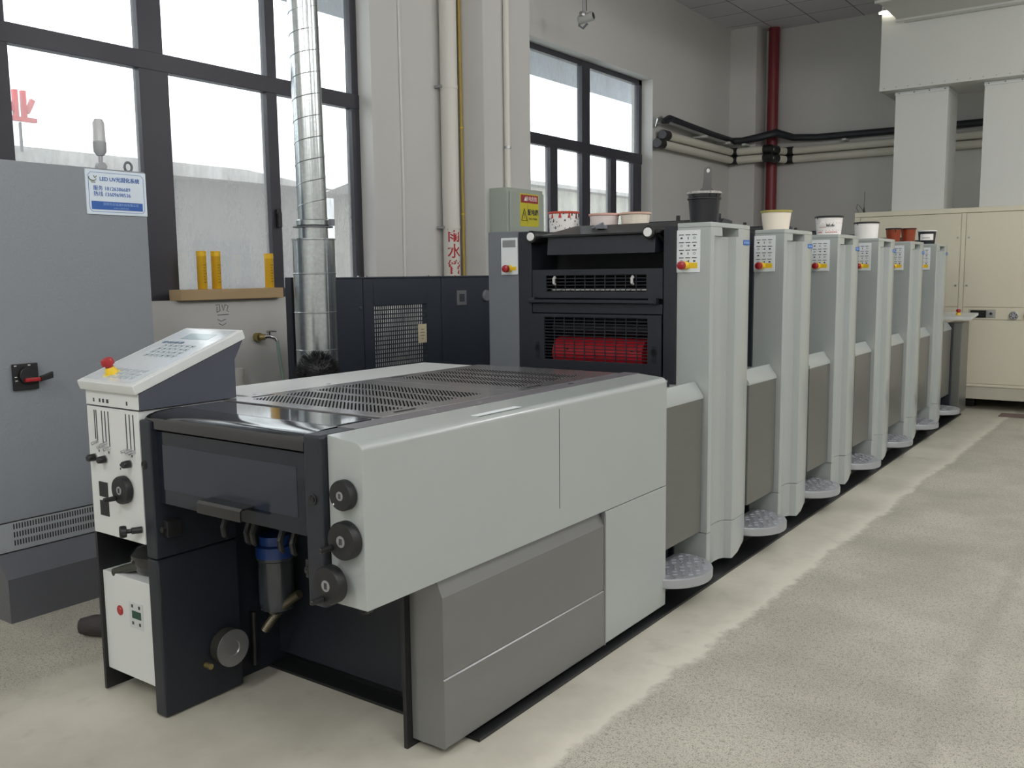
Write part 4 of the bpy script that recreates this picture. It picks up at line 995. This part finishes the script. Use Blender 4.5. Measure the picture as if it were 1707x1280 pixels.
V = thing('air_plenum', (-1.2, 11.9, 3.67), 'large grey sheet metal air box under the ceiling above the beige cabinet', 'air duct')
bx('box', DUCTP, V, -2.955, .6, 11.50, 12.27, 3.672, 5.09, .003)
bx('bottom_flange', DUCTP, V, -2.957, .6, 11.494, 11.50, 3.672, 3.72, .001)
b = MB()
for i in range(14): b.lathe([(.008, 0), (.008, .004), (0, .005)], (-2.90 + i * .13, 11.494, 3.70), (0, -1, 0), 8)
o = b.build('rivets', ALU, V)
for x0, lab in ((-2.81, 'white vertical air duct between the beige cabinet and the air box, nearer the red pipe'), (-1.868, 'white vertical air duct at the right edge of the photo above the beige cabinet')):
    t = thing('vertical_duct', (x0 + .285, 11.9, 2.293), lab, 'air duct', 'vertical ducts over the beige cabinet')
    bx('duct', DUCTP, t, x0, x0 + .572, 11.66, 12.2, 2.294, 3.63, .003)
    fl = bx('top_flange', PANELW, t, x0 - .004, x0 + .576, 11.652, 12.2, 3.63, 3.671, .002)
    for k in range(4): MB().lathe([(.008, 0), (.008, .004), (0, .005)], (x0 + .04 + k * .165, 11.652, 3.65), (0, -1, 0), 8).build('rivet', GREYP, fl)
H = thing('overhead_duct', (-1.3, 10.0, 4.43), 'wide flat sheet metal duct hanging under the ceiling in front of the air box', 'air duct')
bx('duct', DUCTP, H, -2.76, .5, 8.4, 11.42, 4.43, 5.06, .004)
bx('collar', DUCTP, H, -2.70, .45, 11.42, 11.497, 4.40, 5.0, .003)
for y in (9.4, 10.5, 11.40): bx('rib', DUCTP, H, -2.775, .5, y - .018, y + .018, 4.405, 5.07, .002)
t = thing('tube_lamp', (-2.88, 11.45, 4.54), 'short glowing white tube lamp at the top corner of the air box', 'lamp')
cy('tube', mat('lamp_tube', '#ffffff', .4, emit='#fff6e6', estr=7.0), t, (-2.975, 11.455, 4.545), (-2.79, 11.455, 4.545), .014, seg=14)
bx('fixture', WHITE, t, -2.96, -2.795, 11.468, 11.499, 4.548, 4.575, .002)

# ------------------------------------------------------------------ ink tins on the press
def tin(name, x, y, z, r0, r1, h, m, label, group='ink tins on top of the press', rim=None, fill=None, drips=0, dm=None, seed=1, cat='ink tin'):
    t = thing(name, (x, y, z), label, cat, group)
    body = MB().lathe([(r0, 0), (r1, h), (r1 - .004, h), (r0 - .004, .012), (0, .012)], (x, y, z), (0, 0, 1), 36).build('tin_body', m, t)
    MB().lathe([(r1 + .0005, h - .012), (r1 + .005, h - .010), (r1 + .005, h), (r1 - .002, h + .002), (r1 - .004, h - .004)], (x, y, z), (0, 0, 1), 36, cap=False).build('rim', rim or m, t)
    if fill: MB().lathe([(r1 - .006, h * .8), (0, h * .8)], (x, y, z), (0, 0, 1), 30, cap=False).build('ink', fill, t)
    rn = random.Random(seed); b = MB()
    if drips:
        for i in range(drips):
            a = R(-140 + 190 * rn.random()) if drips > 2 else R(-120 + 60 * i); L = rn.uniform(.02, .6) * h * .6
            ra, rb = r1 + .0012, r1 + .0012 - (r1 - r0) * L / h
            ca, sa = math.cos(a), math.sin(a)
            b.tube([(x + ca * ra, y + sa * ra, z + h), (x + ca * (ra + rb) / 2, y + sa * (ra + rb) / 2, z + h - L / 2), (x + ca * rb, y + sa * rb, z + h - L)], [.005, .0035, .003], 6)
        b.build('ink_drips', dm or BLACK, t)
    return t
def label_patch(t, x, y, z0, z1, r, a0, a1, m, name='label'):
    b = MB(); n = 10; prev = None
    for i in range(n + 1):
        a = R(a0 + (a1 - a0) * i / n); p = Vector((x + r * math.cos(a), y + r * math.sin(a), 0))
        c = (b.bm.verts.new(p + Vector((0, 0, z0))), b.bm.verts.new(p + Vector((0, 0, z1))))
        if prev: b.bm.faces.new((prev[0], c[0], c[1], prev[1]))
        prev = c
    return b.build(name, m, t)
CREAM = mat('cream_tin', '#efe6d6', .45); WTIN = mat('white_tin', '#efedea', .45); BTIN = mat('black_tin', '#1d1f24', .35)
ORNG = mat('orange_pot', '#8a3a1c', .35, mottle=.2, mscale=25); INKB = mat('black_ink', '#0c0c0e', .2, coat=.5)
ZT = 1.8485
def py(i): return PITCH * i
k = tin('ink_tin', -1.985, 4.45, ZT, .070, .083, .158, BTIN, 'black ink tin with a spatula standing on the nearest printing tower', rim=mat('smeared_rim', '#a7a7a3', .4, mottle=.5, mscale=60), fill=INKB, drips=5, dm=INKB)
MB().lathe([(.081, 0), (.086, .004), (.086, .010), (.081, .014)], (-1.985, 4.45, ZT + .118), (0, 0, 1), 36, cap=False).build('rim_band', BTIN, k)
s = thing('ink_spatula', (-1.985, 4.45, 1.99), 'grey ink spatula with a hole in its handle stuck in the black tin', 'spatula')
AX = Matrix.Translation((-1.975, 4.45, 1.97)) @ Matrix.Rotation(R(30), 4, 'Z') @ Matrix.Rotation(R(3), 4, 'Y')
def flat(poly, y0, y1, name, m, par, mt):
    b = MB(); b.prism(poly, 'y', y0, y1, .002)
    for v in b.bm.verts: v.co = mt @ v.co
    return b.build(name, m, par)
hand = [(-.022, .06)] + [(-.021, .09), (-.020, .13)] + [(.02 * math.cos(R(180 - 18 * i)), .145 + .02 * math.sin(R(180 - 18 * i))) for i in range(11)] + [(.020, .13), (.021, .09), (.022, .06), (.045, .035), (.048, .02), (-.048, .02), (-.045, .035)]
hd = flat(hand, -.009, .009, 'handle', mat('spatula_grey', '#565656', .5), s, AX)
flat([(.009 * math.cos(R(36 * i)), .143 + .011 * math.sin(R(36 * i))) for i in range(10)], -.0096, .0096, 'hang_hole', mat('hole_light', '#c9cac8', .6), hd, AX)
flat([(-.045, -.085), (.045, -.085), (.045, .025), (-.045, .025)], -.001, .001, 'blade', CHROME, s, AX)
tin('ink_tin', -2.005, 4.50 + py(1), ZT, .075, .090, .118, CREAM, 'plain cream ink bucket on the second printing tower', rim=mat('olive_rim', '#a39a4e', .5), drips=0)
k = tin('ink_tin', -1.99, 4.45 + py(2), ZT, .080, .092, .128, WTIN, 'white ink tin with red lettering on the third printing tower', rim=BLACK, drips=4, seed=4)
for z0, z1, a0, a1 in ((.078, .081, -150, 10), (.03, .033, -150, 10), (.05, .053, -120, -85), (.015, .022, -130, -105), (.015, .02, -90, -30)): label_patch(k, -1.99, 4.45 + py(2), ZT + z0, ZT + z1, .0905 - .012 * (1 - z0 / .128) + .0018, a0, a1, REDP, 'red_print')
b = MB(); yy = 4.45 + py(2)
for i, a in enumerate((-82, -77, -72, -64, -58, -52)):
    rr_ = .0885; a = R(a); b.box(-.003, .003, -.0008, .0008, 0, .012 if i % 2 else .017, mtx=Matrix.Translation((-1.99 + rr_ * math.cos(a), yy + rr_ * math.sin(a), ZT + .056)) @ Matrix.Rotation(a + math.pi / 2, 4, 'Z'))
b.build('dark_print', INKD, k)
tin('ink_tin', -2.01, 4.43 + py(3), ZT, .084, .092, .128, WTIN, 'plain white ink tin with one black drip on the fourth printing tower', rim=BLACK, drips=1, seed=9)
tin('ink_tin', -2.052, 4.41 + py(4), ZT, .054, .063, .118, ORNG, 'orange-brown ink pot with a smear, on the left of the pair on the fifth tower', rim=BLACK, drips=2, dm=BLACK)
tin('ink_tin', -1.955, 4.53 + py(4), ZT, .053, .062, .118, ORNG, 'clean orange-brown ink pot, on the right of the pair on the fifth tower', rim=mat('brown_rim', '#4a2415', .5))
k = tin('ink_tin', -1.99, 4.40 + py(5), ZT, .070, .082, .130, BTIN, 'small black ink pot with a white paper label on the sixth tower', rim=WTIN)
label_patch(k, -1.99, 4.40 + py(5), ZT + .035, ZT + .095, .0815, -125, -35, WTIN)
b = MB()
label_patch(k, -1.99, 4.40 + py(5), ZT + .055, ZT + .060, .082, -110, -60, INKD, 'label_print')
k = tin('ink_tin', -3.02, 4.74, 1.851, .085, .090, .118, WTIN, 'red rimmed white ink tin splashed with black, beside the electrical box', rim=mat('orange_red_rim', '#c0402c', .4), drips=9, dm=INKB, seed=2)
label_patch(k, -3.02, 4.74, 1.851 + .080, 1.851 + .107, .0908, -180, 180, mat('red_band_paint', '#c03a2a', .4), 'red_band')
rn = random.Random(5); b = MB()
for i in range(34):
    a = R(rn.uniform(-165, 15)); zz = rn.uniform(.01, .085); rr_ = .0858 + .005 * zz / .118
    b.box(-rn.uniform(.001, .005), rn.uniform(.001, .005), -.0006, .0006, -rn.uniform(.001, .006), rn.uniform(.001, .006), mtx=Matrix.Translation((-3.02 + rr_ * math.cos(a), 4.74 + rr_ * math.sin(a), 1.851 + zz)) @ Matrix.Rotation(a + math.pi / 2, 4, 'Z'))
o = b.build('black_splashes', INKD, k); o['kind'] = 'stuff'
tin('ink_tin', -2.785, 4.82, 1.851, .075, .088, .100, mat('pinkish_white_tub', '#efe4e0', .5), 'plain pinkish white tub on the unit top, left of the cream one', rim=mat('pink_rim', '#d9a99c', .5))
tin('ink_tin', -2.60, 4.86, 1.851, .075, .088, .100, CREAM, 'plain cream tub on the unit top, right of the pinkish white one', rim=mat('pink_rim2', '#d6b3a0', .5))

# ------------------------------------------------------------------ floor odds and ends
o = MB().tube([(-3.93, 2.10, .045), (-3.88, 2.13, .05), (-3.75, 2.20, .05), (-3.60, 2.32, .05), (-3.45, 2.5, .05)], [.036, .048, .05, .05, .05], 12).build('black_hose', mat('black_hose_wrap', '#3a3535', .7, bump=.3, bscale=60), None)
tag(o, 'stub of thick black wrapped hose lying on the floor behind the white chiller box', 'hose')
o = bx('floor_mat', mat('brown_mat', '#6f5f59', .9), None, -1.50, -.6, 11.15, 11.42, 0.0, .008)
tag(o, 'thin dull brown mat on the floor in front of the beige cabinet', 'mat')

for o in bpy.data.objects:
    if '_org' in o.keys(): del o['_org']
